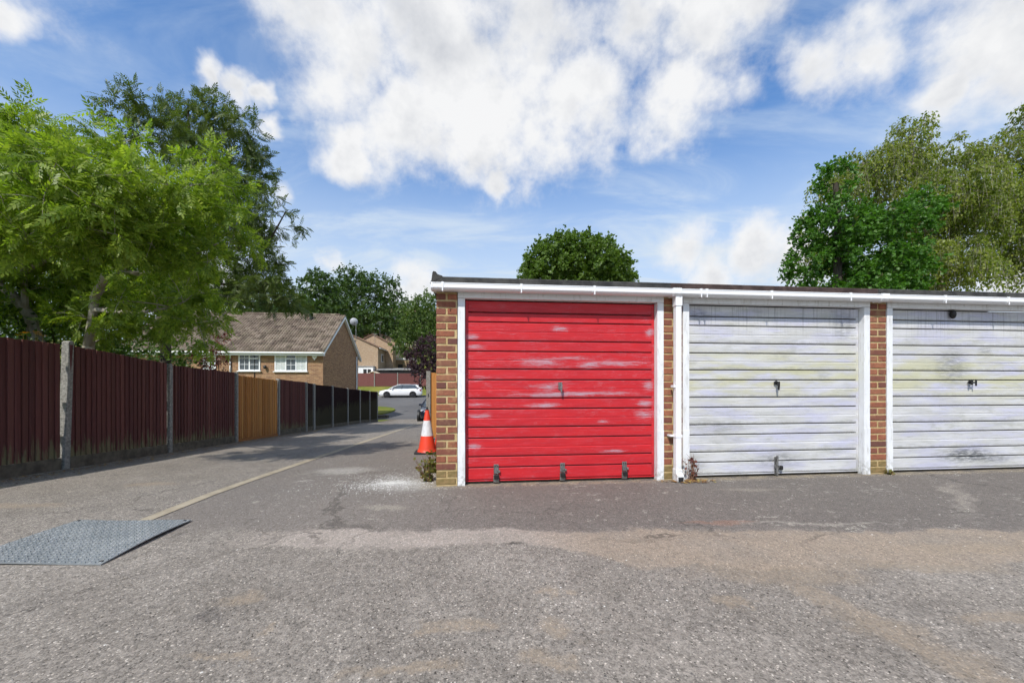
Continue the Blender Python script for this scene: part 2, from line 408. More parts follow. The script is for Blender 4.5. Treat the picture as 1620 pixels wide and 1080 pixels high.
far_maroon_m = mat('far_maroon_board', rough=.85, fn=board_fn((.20, .075, .070), (.15, .055, .055), (.24, .10, .09), .2), spec=.2)
conc_m = mat('concrete', rough=.95, fn=vary((.15, .143, .128), (.31, .297, .268), 38, 7, .7, 160, bd=.004), spec=.2)
gravel_m = mat('dark_concrete', rough=.95, fn=vary((.075, .062, .048), (.14, .12, .09), 9, 7, .7, 120, bd=.004), spec=.2)  # darker concrete for gravel boards, garage floors and edging
plate_m = mat('grey_plate', rough=.5, fn=vary((.175, .192, .200), (.25, .265, .27), 5, 7, .3, 160, bd=.002), spec=.45)
cone_m = mat('cone_orange', rough=.45, fn=vary((.78, .055, .018), (.66, .06, .03), 8, 5))
cone_w_m = mat('cone_white', rough=.4, fn=vary((.72, .72, .74), (.60, .60, .62), 14, 5))
grit_m = mat('white_grit', rough=.9, fn=lambda t, p, o: t.put(p.inputs['Base Color'], t.ramp(t.n('ShaderNodeNewGeometry').outputs['Random Per Island'], [(0, (.30, .285, .26)), (.4, (.50, .49, .46)), (1, (.70, .69, .66))])))
stone_m = mat('loose_stone', rough=.9, fn=lambda t, p, o: t.put(p.inputs['Base Color'], t.ramp(t.n('ShaderNodeNewGeometry').outputs['Random Per Island'], [(0, (.07, .065, .06)), (.5, (.25, .23, .21)), (.8, (.38, .33, .27)), (1, (.6, .58, .54))])))
litter_m = mat('dry_leaf', rough=.9, fn=lambda t, p, o: t.put(p.inputs['Base Color'], t.ramp(t.n('ShaderNodeNewGeometry').outputs['Random Per Island'], [(0, (.09, .045, .02)), (.5, (.20, .10, .035)), (.85, (.36, .22, .06)), (1, (.40, .34, .07))])))
def leaf_mat(name, stops, trans=.35, tcol=None, rough=.45):
    m = bpy.data.materials.new(name)
    m.use_nodes = True
    m.node_tree.nodes.clear()
    t = NT(m.node_tree)
    rnd = t.n('ShaderNodeNewGeometry').outputs['Random Per Island']
    c = t.ramp(rnd, stops)
    big_ = t.noise(pos(t), .9, 3)
    c = t.mix(t.m('MULTIPLY', t.step(big_, .35, .65), .35), c, stops[-1][1])
    p = t.n('ShaderNodeBsdfPrincipled', {'Base Color': c, 'Roughness': rough, 'Specular IOR Level': .35})
    tr = t.n('ShaderNodeBsdfTranslucent', {'Color': t.mix(1.0, c, tcol or (1.5, 1.7, .6), 'MULTIPLY')})
    mx = t.n('ShaderNodeMixShader', {0: trans, 1: p, 2: tr})
    t.n('ShaderNodeOutputMaterial', {'Surface': mx})
    return m
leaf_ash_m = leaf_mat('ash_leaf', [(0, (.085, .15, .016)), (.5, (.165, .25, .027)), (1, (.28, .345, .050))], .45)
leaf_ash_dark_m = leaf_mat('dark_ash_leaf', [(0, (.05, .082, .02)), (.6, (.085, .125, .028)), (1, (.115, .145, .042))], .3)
leaf_hedge_m = leaf_mat('hedge_leaf', [(0, (.03, .06, .012)), (.6, (.055, .10, .018)), (1, (.09, .15, .025))], .3)
leaf_maple_m = leaf_mat('maple_leaf', [(0, (.04, .105, .014)), (.6, (.065, .165, .022)), (1, (.105, .225, .034))], .36)
leaf_birch_m = leaf_mat('birch_leaf', [(0, (.10, .145, .018)), (.6, (.16, .21, .028)), (1, (.25, .275, .05))], .42)
leaf_syc_m = leaf_mat('sycamore_leaf', [(0, (.055, .105, .016)), (.6, (.09, .155, .024)), (1, (.13, .20, .035))], .3)
leaf_far_m = leaf_mat('far_leaf', [(0, (.038, .075, .02)), (.6, (.058, .105, .026)), (1, (.085, .135, .035))], .28)
leaf_pale_m = leaf_mat('pale_leaf', [(0, (.06, .105, .026)), (.6, (.09, .145, .034)), (1, (.12, .17, .045))], .3)
leaf_purple_m = leaf_mat('purple_leaf', [(0, (.030, .018, .026)), (.6, (.055, .03, .04)), (1, (.10, .055, .06))], .25, (1.3, .8, .9))
leaf_red_m = leaf_mat('red_leaf', [(0, (.10, .03, .03)), (.6, (.15, .045, .035)), (1, (.20, .08, .05))], .25, (1.3, .8, .7))
weed_m = leaf_mat('weed_leaf', [(0, (.07, .10, .02)), (.5, (.14, .15, .03)), (.8, (.16, .08, .03)), (1, (.24, .20, .06))], .3)
twig_m = mat('dry_stem', (.16, .085, .05), .9)
flower_m = mat('yellow_petal', (.75, .42, .02), .6)
bark_m = mat('pale_bark', rough=.95, fn=vary((.22, .195, .15), (.36, .33, .27), 9, 7, .8, 60, (1, 1, .4)), spec=.2)
birch_bark_m = mat('birch_bark', rough=.85, fn=vary((.50, .46, .40), (.20, .16, .13), 5, 7, .6, 40, (1, 1, 3)), spec=.2)
dark_bark_m = mat('dark_bark', rough=.95, fn=vary((.05, .042, .035), (.09, .075, .06), 9, 6, .8, 50, (1, 1, .4)), spec=.2)

# ------------------------------------------------------------------ mesh helpers
def tag(o, label=None, cat=None, group=None, kind=None):
    if label: o['label'] = label
    if cat: o['category'] = cat
    if group: o['group'] = group
    if kind: o['kind'] = kind
    return o
def empty(name, loc, rz=0.0):
    o = bpy.data.objects.new(name, None)
    o.empty_display_size = .2
    col.objects.link(o)
    o.location = loc
    o.rotation_euler = (0, 0, rz)
    return o
def link(name, me, m=None, parent=None, loc=None, rz=None):
    o = bpy.data.objects.new(name, me)
    col.objects.link(o)
    if m is not None and not me.materials:
        me.materials.append(m)
    if parent is not None:
        o.parent = parent
    if loc is not None: o.location = loc
    if rz is not None: o.rotation_euler = (0, 0, rz)
    return o
class MB:
    def __init__(s):
        s.v = []; s.f = []
    def add(s, vs, fs):
        b = len(s.v)
        s.v.extend([tuple(q) for q in vs])
        s.f.extend([tuple(b + i for i in f) for f in fs])
        return s
    def box(s, x0, x1, y0, y1, z0, z1):
        return s.add([(x0, y0, z0), (x1, y0, z0), (x1, y1, z0), (x0, y1, z0), (x0, y0, z1), (x1, y0, z1), (x1, y1, z1), (x0, y1, z1)],
                     [(3, 2, 1, 0), (4, 5, 6, 7), (0, 1, 5, 4), (1, 2, 6, 5), (2, 3, 7, 6), (3, 0, 4, 7)])
    def prism(s, poly, axis, a, b):
        # poly: counter-clockwise 2-D outline; axis 0: (y,z) along x, 1: (x,z) along y, 2: (x,y) along z
        n = len(poly)
        def P(q, t):
            return ((t, q[0], q[1]), (q[0], t, q[1]), (q[0], q[1], t))[axis]
        vs = [P(q, a) for q in poly] + [P(q, b) for q in poly]
        fs = [(i, (i + 1) % n, n + (i + 1) % n, n + i) for i in range(n)]
        fs += [tuple(range(n))[::-1], tuple(range(n, 2 * n))]
        return s.add(vs, fs)
    def tube(s, pts, rad, n=6, cap=True):
        pts = [Vector(q) for q in pts]
        rings = []
        up = Vector((.31, .2, .93)).normalized()
        for i, q in enumerate(pts):
            d = (pts[min(i + 1, len(pts) - 1)] - pts[max(i - 1, 0)])
            d = d.normalized() if d.length > 1e-9 else Vector((0, 0, 1))
            a = d.cross(up)
            if a.length < .05: a = d.cross(Vector((1, 0, 0)))
            a.normalize(); b = d.cross(a)
            r = rad[i] if hasattr(rad, '__len__') else rad
            rings.append([q + a * (r * math.cos(2 * math.pi * k / n)) + b * (r * math.sin(2 * math.pi * k / n)) for k in range(n)])
        vs = [v for rr in rings for v in rr]
        fs = []
        for i in range(len(pts) - 1):
            for k in range(n):
                fs.append((i * n + k, i * n + (k + 1) % n, (i + 1) * n + (k + 1) % n, (i + 1) * n + k))
        if cap:
            fs.append(tuple(range(n))[::-1]); fs.append(tuple((len(pts) - 1) * n + k for k in range(n)))
        return s.add(vs, fs)
    def lathe(s, prof, n=20, c=(0, 0, 0), axis='z'):
        vs = []; fs = []
        for r, z in prof:
            for k in range(n):
                a = 2 * math.pi * k / n
                q = (r * math.cos(a), r * math.sin(a), z)
                if axis == 'y': q = (q[0], q[2], q[1])
                if axis == 'x': q = (q[2], q[0], q[1])
                vs.append((q[0] + c[0], q[1] + c[1], q[2] + c[2]))
        m = len(prof)
        for i in range(m - 1):
            for k in range(n):
                fs.append((i * n + k, i * n + (k + 1) % n, (i + 1) * n + (k + 1) % n, (i + 1) * n + k))
        fs.append(tuple(range(n))[::-1]); fs.append(tuple((m - 1) * n + k for k in range(n)))
        return s.add(vs, fs)
    def mesh(s, name, bevel=0.0, smooth=False, seg=1):
        me = bpy.data.meshes.new(name)
        me.from_pydata(s.v, [], s.f)
        bm = bmesh.new(); bm.from_mesh(me)
        bmesh.ops.recalc_face_normals(bm, faces=bm.faces)
        if bevel:
            bmesh.ops.bevel(bm, geom=list(bm.edges), offset=bevel, segments=seg, affect='EDGES', profile=.6)
        bm.to_mesh(me); bm.free()
        if smooth:
            me.polygons.foreach_set('use_smooth', [True] * len(me.polygons))
            me.set_sharp_from_angle(angle=R(40))
        me.update()
        return me
    def build(s, name, m, parent=None, bevel=0.0, smooth=False, seg=1, loc=None, rz=None):
        return link(name, s.mesh(name, bevel, smooth, seg), m, parent, loc, rz)
def box(name, b, m, parent=None, bevel=0.0):
    return MB().box(*b).build(name, m, parent, bevel)

# ------------------------------------------------------------------ the ground
KN = np.array([(-60, 0), (3.2, 0), (3.8, -.012), (4.4, -.045), (10, -.385), (19, -.94), (24.5, -1.42), (27.5, -1.58), (31, -1.55), (36, -1.22), (44, -.72), (46, -.68), (47, -.5),
               (50.5, .4), (55, .6), (75, 4), (100, 9), (140, 15), (200, 18), (3000, 18)], float)
def gh(v):
    return float(np.interp(v, KN[:, 0], KN[:, 1]))
def uv(u, v, z=0.0):
    return Vector((u * CU - v * SU, u * SU + v * CU, z))
def to_uv(x, y):
    return x * CU + y * SU, -x * SU + y * CU
def ground(x, y):
    return gh(to_uv(x, y)[1])
VL = sorted(set(KN[:, 0].tolist()) | set([-20, 0, 3.4, 3.6, 4.0, 4.2, 7, 13, 16, 22, 26, 29, 33, 40, 48.5, 65, 88, 120]))
def sheet(name, m, outline, lift, thick=0.0):
    """outline: function v -> (u0, u1) between v0 and v1; every sheet shares the ground's own break lines"""
    v0, v1, fn = outline
    vl = [v0] + [v for v in VL if v0 < v < v1] + [v1]
    mb = MB(); row = []
    for v in vl:
        a, b = fn(v)
        row.append((uv(a, v, gh(v) + lift), uv(b, v, gh(v) + lift)))
    for (a, b), (c, d) in zip(row[:-1], row[1:]):
        mb.add([a, b, d, c], [(0, 1, 2, 3)])
        if thick:
            dn = Vector((0, 0, -thick))
            mb.add([a, c, c + dn, a + dn], [(0, 1, 2, 3)]); mb.add([b, d, d + dn, b + dn], [(3, 2, 1, 0)])
    if thick:
        dn = Vector((0, 0, -thick))
        for a, b in (row[0], row[-1]):
            mb.add([a, b, b + dn, a + dn], [(0, 1, 2, 3)])
    me = mb.mesh(name)
    bm = bmesh.new(); bm.from_mesh(me)
    bmesh.ops.remove_doubles(bm, verts=bm.verts, dist=1e-4)
    for f in bm.faces:
        if abs(f.normal.z) > .3 and f.normal.z < 0: f.normal_flip()
    bm.to_mesh(me); bm.free()
    return tag(link(name, me, m), kind='structure')
sheet('ground', grass_m, (-60, 3000, lambda v: (-1500, 1500)), 0)
sheet('yard', asphalt, (-30, 27.0, lambda v: (-5.62, 40) if v < 4.3 else (-5.62, -.30 if v < 9.2 else 1.2)), .004)
sheet('road', road_m, (27.0, 46, lambda v: (-60, 30)), .006)
sheet('verge_kerb', conc_m, (46.0, 46.15, lambda v: (-60, 30)), .12, .2)
# grass island in the mouth of the road
mb = MB()
ring = []
for k in range(28):
    a = 2 * math.pi * k / 28
    ring.append((-9.6 + 3.0 * math.cos(a) * (1 + .05 * math.sin(3 * a)), 32.6 + 3.1 * math.sin(a)))
top = [uv(u, v, gh(v) + .10) for u, v in ring]
bot = [uv(u * 1.002, v, gh(v) - .1) for u, v in ring]
mb.add(top + bot, [tuple(range(28))] + [(i, (i + 1) % 28, 28 + (i + 1) % 28, 28 + i) for i in range(28)])
tag(mb.build('grass_island', grass_m), kind='structure')
# tan joint running down the drive
sheet('concrete_joint', joint_m, (3.0, 20.0, lambda v: (-2.50 - .015 * math.sin(v * 1.3), -2.395 + .012 * math.sin(v * 2.1))), .009)

# ------------------------------------------------------------------ the garages
GO = Vector((-.767, 3.836, 0))
brick_s = MB().box(0, .213, 0, .1025, 0, .059).mesh('brick', .004); brick_s.materials.append(brick_m)
brick_h = MB().box(0, .098, 0, .215, 0, .059).mesh('brick_end', .004); brick_h.materials.append(brick_m)
brick_s2 = brick_s.copy(); brick_s2.materials.clear(); brick_s2.materials.append(mossy_m)
brick_h2 = brick_h.copy(); brick_h2.materials.clear(); brick_h2.materials.append(mossy_m)
rb = random.Random(3)
def pillar(parent, a, phase=0, back=False):
    core = box('pillar', (a + .004, a + .211, .006, .209, -.35, 1.955), mortar_m, parent)
    for k in range(26):
        z = .002 + k * .075
        low_ = k < 2
        j = lambda s=.0015: rb.uniform(-s, s)
        if (k + phase) % 2 == 0:
            l = [(brick_s2 if low_ else brick_s, a, 0)]
            if back: l.append((brick_s2 if low_ else brick_s, a, .1125))
        else:
            l = [(brick_h2 if low_ else brick_h, a, 0), (brick_h2 if low_ else brick_h, a + .1155, 0)]
        for me, x, y in l:
            bo = link('brick', me, None, core, (x + j(), y + j(.002), z + j(.001)))
            bo.scale = (rb.uniform(.86, .97) if back and len(l) == 2 and y == 0 and me in (brick_s, brick_s2) else rb.uniform(.97, 1.0), 1, rb.uniform(.95, 1.04))
            bo.rotation_euler = (0, rb.uniform(-.006, .006), 0)
    return core
SL = [0, 57, 103, 193, 243, 329, 380, 469, 520, 608, 660, 748, 800, 860]
ZT, ZB, REC = 1.892, .022, .060
groove_m = mat('groove_grime_shade', (.035, .034, .034), .85)  # groove shadow and dirt both put into the backing sheet's dark colour
def slat_profile(z0, z1, wide):
    # (v, z) outline seen from the end; front face at REC
    f = REC; b = REC + .018
    if not wide:
        return [(f + .006, z0 + .005), (b, z0 + .005), (b, z1 - .005), (f + .004, z1 - .005), (f, z1 - .011), (f, z0 + .010)]
    zm = (z0 + z1) / 2
    return [(f + .006, z0 + .005), (b, z0 + .005), (b, z1 - .005), (f + .004, z1 - .005), (f, z1 - .011), (f, zm + .006), (f + .004, zm + .001), (f + .0035, zm - .003), (f - .001, zm - .009), (f, z0 + .010)]
def make_garage(i, a0, a1, door_mat, felt, label, end_left=False, end_right=False):
    g = empty('lock_up_garage', GO, TH)
    tag(g, label, 'garage', 'lock-up garages in the row')
    p0 = pillar(g, a0, i, end_left)
    if end_right: pillar(g, a1, 1)
    j0, j1 = a0 + .217, a1 - .002                       # opening between pillars
    # timber frame
    jl = MB().box(j0, j0 + .072, -.006, .075, -.10, 1.893).build('jamb', frame_m, g, .003)
    jr = MB().box(j1 - .072, j1, -.006, .075, -.10, 1.893).build('jamb', frame_m, g, .003)
    for jj, x0 in ((jl, j0), (jr, j1 - .072)):
        MB().box(x0 - .0015, x0 + .0735, -.0085, .02, -.10, .52).build('splice', frame_m, jj, .002)
    MB().box(j0, j1, -.008, .075, 1.8955, 1.956).build('door_head', frame_m, g, .003)
    # soffit and fascia
    MB().box(a0 - (.03 if end_left else -.002), a1 + (.22 if end_right else 0), -.028, .09, 1.958, 2.035).build('fascia', fascia_m, g, .003)
    # door
    d0, d1 = j0 + .0745, j1 - .0745
    door = MB().box(d0, d1, REC + .0185, REC + .030, ZB, ZT - .002).build('garage_door', groove_m, g)
    for (x0, x1) in ((d0 + .001, d0 + .030), (d1 - .030, d1 - .001)):
        MB().box(x0, x1, REC - .001, REC + .0180, ZB + .001, ZT - .004).build('stile', door_mat, door, .002)
    for k in range(13):
        z1 = ZT - .004 - SL[k] / 860 * (ZT - ZB - .004); z0 = ZT - .004 - SL[k + 1] / 860 * (ZT - ZB - .004)
        wide = (SL[k + 1] - SL[k]) > 70
        MB().prism(slat_profile(z0, z1, wide), 0, d0 + .0315, d1 - .0315).build('slat', door_mat, door)
    MB().box(d0, d1, REC - .003, REC + .02, ZB - .012, ZB - .001).build('bottom_rail', door_mat, door, .002)
    box('floor_slab', (j0 + .001, j1 - .001, .10, 4.88, -.10, .0075), gravel_m, g)
    # walls behind
    mid = (d0 + d1) / 2
    if end_left:
        # side wall in stretcher bond
        box('side_wall', (a0 + .008, a0 + .094, .2155, 5.0, -.75, 1.955), mortar_m, g)
        mb = MB()
        for k in range(-9, 26):
            z = .002 + k * .075; y = .2225 + (.1125 if k % 2 else 0)
            while y < 4.8:
                j = rb.uniform(0, .003)
                mb.box(a0 + j, a0 + .1, y, y + .215, z, z + .065); y += .225
        tag(mb.build('side_bricks', brick_wall_m, g), kind='stuff')
    box('rear_wall', (a0 + .02, a1 + .2, 4.9, 5.0, -.75, 1.955), mortar_m, g)
    box('inner_wall', (a0 + .10, a0 + .11, .22, 4.88, -.6, 1.955), mortar_m, g)
    # roof
    rx0 = a0 - (.035 if end_left else 0) + (0 if end_left else .055)
    rx1 = a1 + .052 + (.2 if end_right else 0)
    z0, z1 = 2.036, 2.098
    roof = MB().prism([(-.045, z0), (5.05, z0), (5.05, z1 + .02), (.02, z1 + .004), (-.040, z1), (-.047, z1 - .012)], 0, rx0, rx1).build('roof', felt, g)
    if end_left:
        # rolled verge on the open end
        MB().prism([(rx0 - .022, z0 - .006), (rx0 + .10, z1 - .004), (rx0 + .10, z1 + .006), (rx0 + .055, z1 + .020), (rx0 + .035, z1 + .045), (rx0 + .012, z1 + .050), (rx0 + .002, z1 + .035), (rx0 - .008, z0 + .02)], 1, -.049, 5.06).build('verge_roll', felt, roof, smooth=True)
    return g, door, d0, d1, mid
def wallbrick_fn(t, p, o):
    rnd = t.n('ShaderNodeNewGeometry').outputs['Random Per Island']
    c = t.ramp(rnd, [(0, (.27, .095, .055)), (.22, (.36, .145, .080)), (.45, (.19, .075, .055)), (.62, (.32, .115, .065)), (.8, (.11, .052, .048)), (1, (.38, .17, .09))])
    c = t.mix(t.m('MULTIPLY', t.noise(pos(t), 24, 5, .7), .5), c, (.14, .06, .045))
    t.put(p.inputs['Base Color'], c)
brick_wall_m = mat('wall_brick', rough=.9, fn=wallbrick_fn, spec=.2)
A = [0.0, 2.414, 4.887, 7.36]
g1 = make_garage(0, A[0], A[1], red_m, felt_m, 'brick lock-up garage with the faded red slatted door, end of the row', end_left=True)
g2 = make_garage(1, A[1], A[2], white_a_m, felt_brown_m, 'lock-up garage with grubby white door between the red garage and the far one')
g3 = make_garage(0, A[2], A[3], white_b_m, felt_m, 'lock-up garage with black-smeared white door and a small dark fitting near its top', end_right=True)
g1[1]['label'] = 'red slatted up-and-over door with paint rubbed grey in patches'
g2[1]['label'] = 'grubby white slatted door with a single bolt at its foot'
g3[1]['label'] = 'white slatted door with black smears near its foot'
# ---- gutters: one length to each garage
def gutter(g, x0, x1, ends, brackets, unions):
    y0, y1, z0, z1, th_ = -.135, -.0295, 1.950, 2.012, .004
    prof = [(y0, z1), (y0 + .006, z1), (y0 + .006, z0 + .022), (y0 + .022, z0 + .005), (y1 - .005, z0 + .005), (y1 - .005, z1), (y1, z1), (y1, z0), (y0 + .018, z0), (y0, z0 + .018)]
    gt = MB().prism([q for q in prof], 0, x0, x1).build('gutter', pvc_m, g)
    MB().tube([(x0 + .001, y0 + .001, z1 - .001), (x1 - .001, y0 + .001, z1 - .001)], .0055, 6).build('gutter_bead', pvc_m, gt)
    def collar(xa, xb, e):
        q = [(y0 - e, z1 + .004), (y0 - e, z0 + .016), (y0 + .016 - e * .3, z0 - e), (y1 - .001, z0 - e), (y1 - .001, z0 - .0005), (y0 + .018, z0 - .0005), (y0 - .0005, z0 + .018), (y0 - .0005, z1 + .0065), (y0 + .010, z1 + .0065), (y0 + .010, z1 + .011), (y0 - e, z1 + .010)]
        return MB().prism(q, 0, xa, xb)
    for b in brackets:
        br = collar(b - .011, b + .011, .005).build('bracket', pvc_m, gt)
        MB().box(b - .006, b + .006, y0 - .006, y0 - .001, z0 - .018, z0 + .012).build('clip', pvc_m, br)
    for b in unions:
        un = collar(b - .045, b + .045, .007).build('union', pvc_m, gt)
        for s in (-.038, .030):
            collar(b + s, b + s + .009, .011).build('clip', pvc_m, un)
    if ends:
        MB().prism([(y0 - .004, z1 + .006), (y0 - .004, z0 + .014), (y0 + .016, z0 - .004), (y1 - .001, z0 - .004), (y1 - .001, z1 + .006)], 0, x0 - .022, x0 - .001).build('end_cap', pvc_m, gt, .002)
    return gt
def ux(px, dv=0.0):
    """distance along the fronts at which a photo column meets the plane dv before them"""
    r = (px - 810) / F
    X0, Y0 = GO.x - SU * dv, GO.y + CU * dv
    return (r * Y0 - X0) / (CU - SU * r)
gutter(g1[0], -.018, A[1] + .115, True, [ux(700, -.14), ux(825, -.14), ux(941, -.14)], [])
gutter(g2[0], A[1] + .116, A[2] + .145, False, [ux(1110, -.14), ux(1119, -.14), ux(1222, -.14), ux(1347, -.14)], [ux(1072, -.14)])
gutter(g3[0], A[2] + .146, A[3] + .24, False, [ux(1497, -.14), ux(1597, -.14), ux(1597, -.14) + .75], [ux(1402, -.14)])
# ---- downpipe on the pillar between red and white
dpx = ux(1072.5, -.09)
dp = MB().box(dpx - .031, dpx + .031, -.112, -.050, .085, 1.938).build('downpipe', pvc_m, g2[0], .005)
MB().box(dpx - .037, dpx + .037, -.118, -.044, 1.84, 1.9435).build('outlet', pvc_m, dp, .004)
for z in (.46,):
    MB().box(dpx - .036, dpx + .036, -.116, -.046, z, z + .026).box(dpx - .075, dpx - .0365, -.075, -.003, z + .004, z + .020).box(dpx - .05, dpx + .05, -.0455, -.003, z + .004, z + .018).build('pipe_clip', pvc_m, dp)
MB().box(dpx - .052, dpx - .0325, -.10, -.04, .985, 1.01).build('pipe_clip', pvc_m, dp)
MB().prism([(-.118, .09), (-.145, .065), (-.150, .0), (-.125, -.006), (-.044, .0), (-.044, .125), (-.118, .125)], 0, dpx - .036, dpx + .036).build('shoe', pvc_m, dp, .003)
MB().box(dpx - .028, dpx + .028, -.1525, -.1485, .004, .050).build('shoe_mouth_shade', black_m, dp)  # solid black piece, painted darkness for the shoe's open mouth
# ---- handles and locks
def handle(door, x, z, m, plate_m_, style=0):
    y = REC
    if style == 0:
        h = MB().box(x - .020, x + .022, y - .010, y - .0015, z - .028, z + .052).build('handle', plate_m_, door, .003)
    else:
        h = MB().lathe([(.024, -.012), (.020, -.0), (.010, .004)], 16, (x, y - .010, z + .02), 'y').build('handle', plate_m_, door, smooth=True)
    MB().lathe([(.009, -.03), (.009, .025)], 12, (x, y - .026, z + .016), 'y').build('spindle', m, h, smooth=True)
    if style == 2:
        MB().box(x - .034, x - .020, y - .06, y - .045, z - .012, z + .052).box(x + .022, x + .034, y - .06, y - .045, z - .025, z + .052).box(x - .0195, x + .0215, y - .058, y - .047, z + .006, z + .026).build('grip', m, h, .003)
    else:
        MB().prism([(x - .010, z + .034), (x - .014, z - .010), (x - .004, z - .062), (x + .007, z - .062), (x + .013, z - .008), (x + .012, z + .034)], 1, y - .064, y - .048).build('grip', m, h, .003)
    return h
handle(g1[1], ux(887, .03), at(0, 612, 4.06).z, metal_m, metal_m, 0)
handle(g2[1], ux(1229, .03), at(0, 608, 4.23).z, dark_metal_m, dark_metal_m, 1)
handle(g3[1], ux(1537, .03), at(0, 607, 4.45).z, dark_metal_m, dark_metal_m, 2)
def hasp(door, x):
    y = REC
    b = MB().box(x - .026, x + .026, y - .010, y - .0015, .085, .185).build('hasp', metal_m, door, .002)
    MB().box(x - .030, x + .030, y - .016, y - .002, -.002, .078).build('staple_plate', metal_m, b, .003)
    MB().tube([(x - .012, y - .020, .06), (x - .012, y - .032, .10), (x + .014, y - .032, .10), (x + .014, y - .020, .06)], .0055, 6).build('shackle', metal_m, b, smooth=True)
    MB().box(x - .022, x + .026, y - .045, y - .018, .035, .083).build('padlock', dark_metal_m, b, .006)
    MB().box(x + .020, x + .040, y - .030, y - .014, .10, .125).build('hinge_pin', metal_m, b, .003)
    MB().lathe([(.006, -.004), (.004, .0)], 8, (x - .012, y - .0105, .165), 'y').lathe([(.006, -.004), (.004, .0)], 8, (x + .012, y - .0105, .165), 'y').build('screw', dark_metal_m, b)
for px in (785, 890, 988):
    hasp(g1[1], ux(px, .05))
x = ux(1228, .05)
b = MB().box(x - .019, x + .019, REC - .014, REC - .0015, -.002, .20).build('drop_bolt', metal_m, g2[1], .002)
MB().tube([(x, REC - .026, -.01), (x, REC - .026, .215)], .011, 8).build('bolt_rod', metal_m, b, smooth=True)
MB().box(x - .030, x + .030, REC - .032, REC - .015, .075, .108).build('bolt_bracket', metal_m, b, .003)
MB().box(x + .026, x + .062, REC - .045, REC - .014, .055, .105).build('padlock', dark_metal_m, b, .008)
# small dark fitting on the third door
lx, lz = ux(1509, .02), at(0, 495, 4.43).z
bl = MB().lathe([(.004, -.058), (.018, -.05), (.026, -.03), (.029, -.005), (.026, .02), (.016, .036)], 14, (lx, REC - .032, lz)).build('door_fitting', dark_metal_m, g3[1], smooth=True)
MB().box(lx - .022, lx + .022, REC - .035, REC - .001, lz + .032, lz + .045).build('fitting_bracket', dark_metal_m, bl, .003)

# ------------------------------------------------------------------ long fence down the drive
FU = -5.42
fence = empty('garden_fence', uv(FU, 4.7, 0), TH)
tag(fence, 'long maroon board fence with concrete posts and one new orange panel, stepping down the drive', 'fence')
F0 = 4.7
rf = random.Random(11)
def fence_post(v, ztop, zbot, tilt=0.0, w=.072):
    p_ = MB().prism([(-w / 2, zbot - .3), (w / 2, zbot - .3), (w / 2, ztop - .02), (w / 2 - .02, ztop), (-w / 2 + .02, ztop), (-w / 2, ztop - .02)], 0, -.05, .040).build('post', conc_m, fence, .004)
    p_.location = (0, v - F0, 0)
    p_.rotation_euler = (tilt, tilt * .4, 0)
    return p_
board_me = {}
def board_mesh(m, h):
    k = (m.name, round(h, 2))
    if k not in board_me:
        # feather-edge board: thick edge and thin edge, face to +x (the drive)
        me = MB().prism([(0, -.004), (.089, -.004), (.089, .006), (.010, .018), (.0, .016)], 2, 0, h)
        me2 = MB(); me2.v = [(y, x, z) for x, y, z in me.v]; me2.f = me.f
        me2 = me2.mesh('board', .0015); me2.materials.append(m)
        board_me[k] = me2
    return board_me[k]
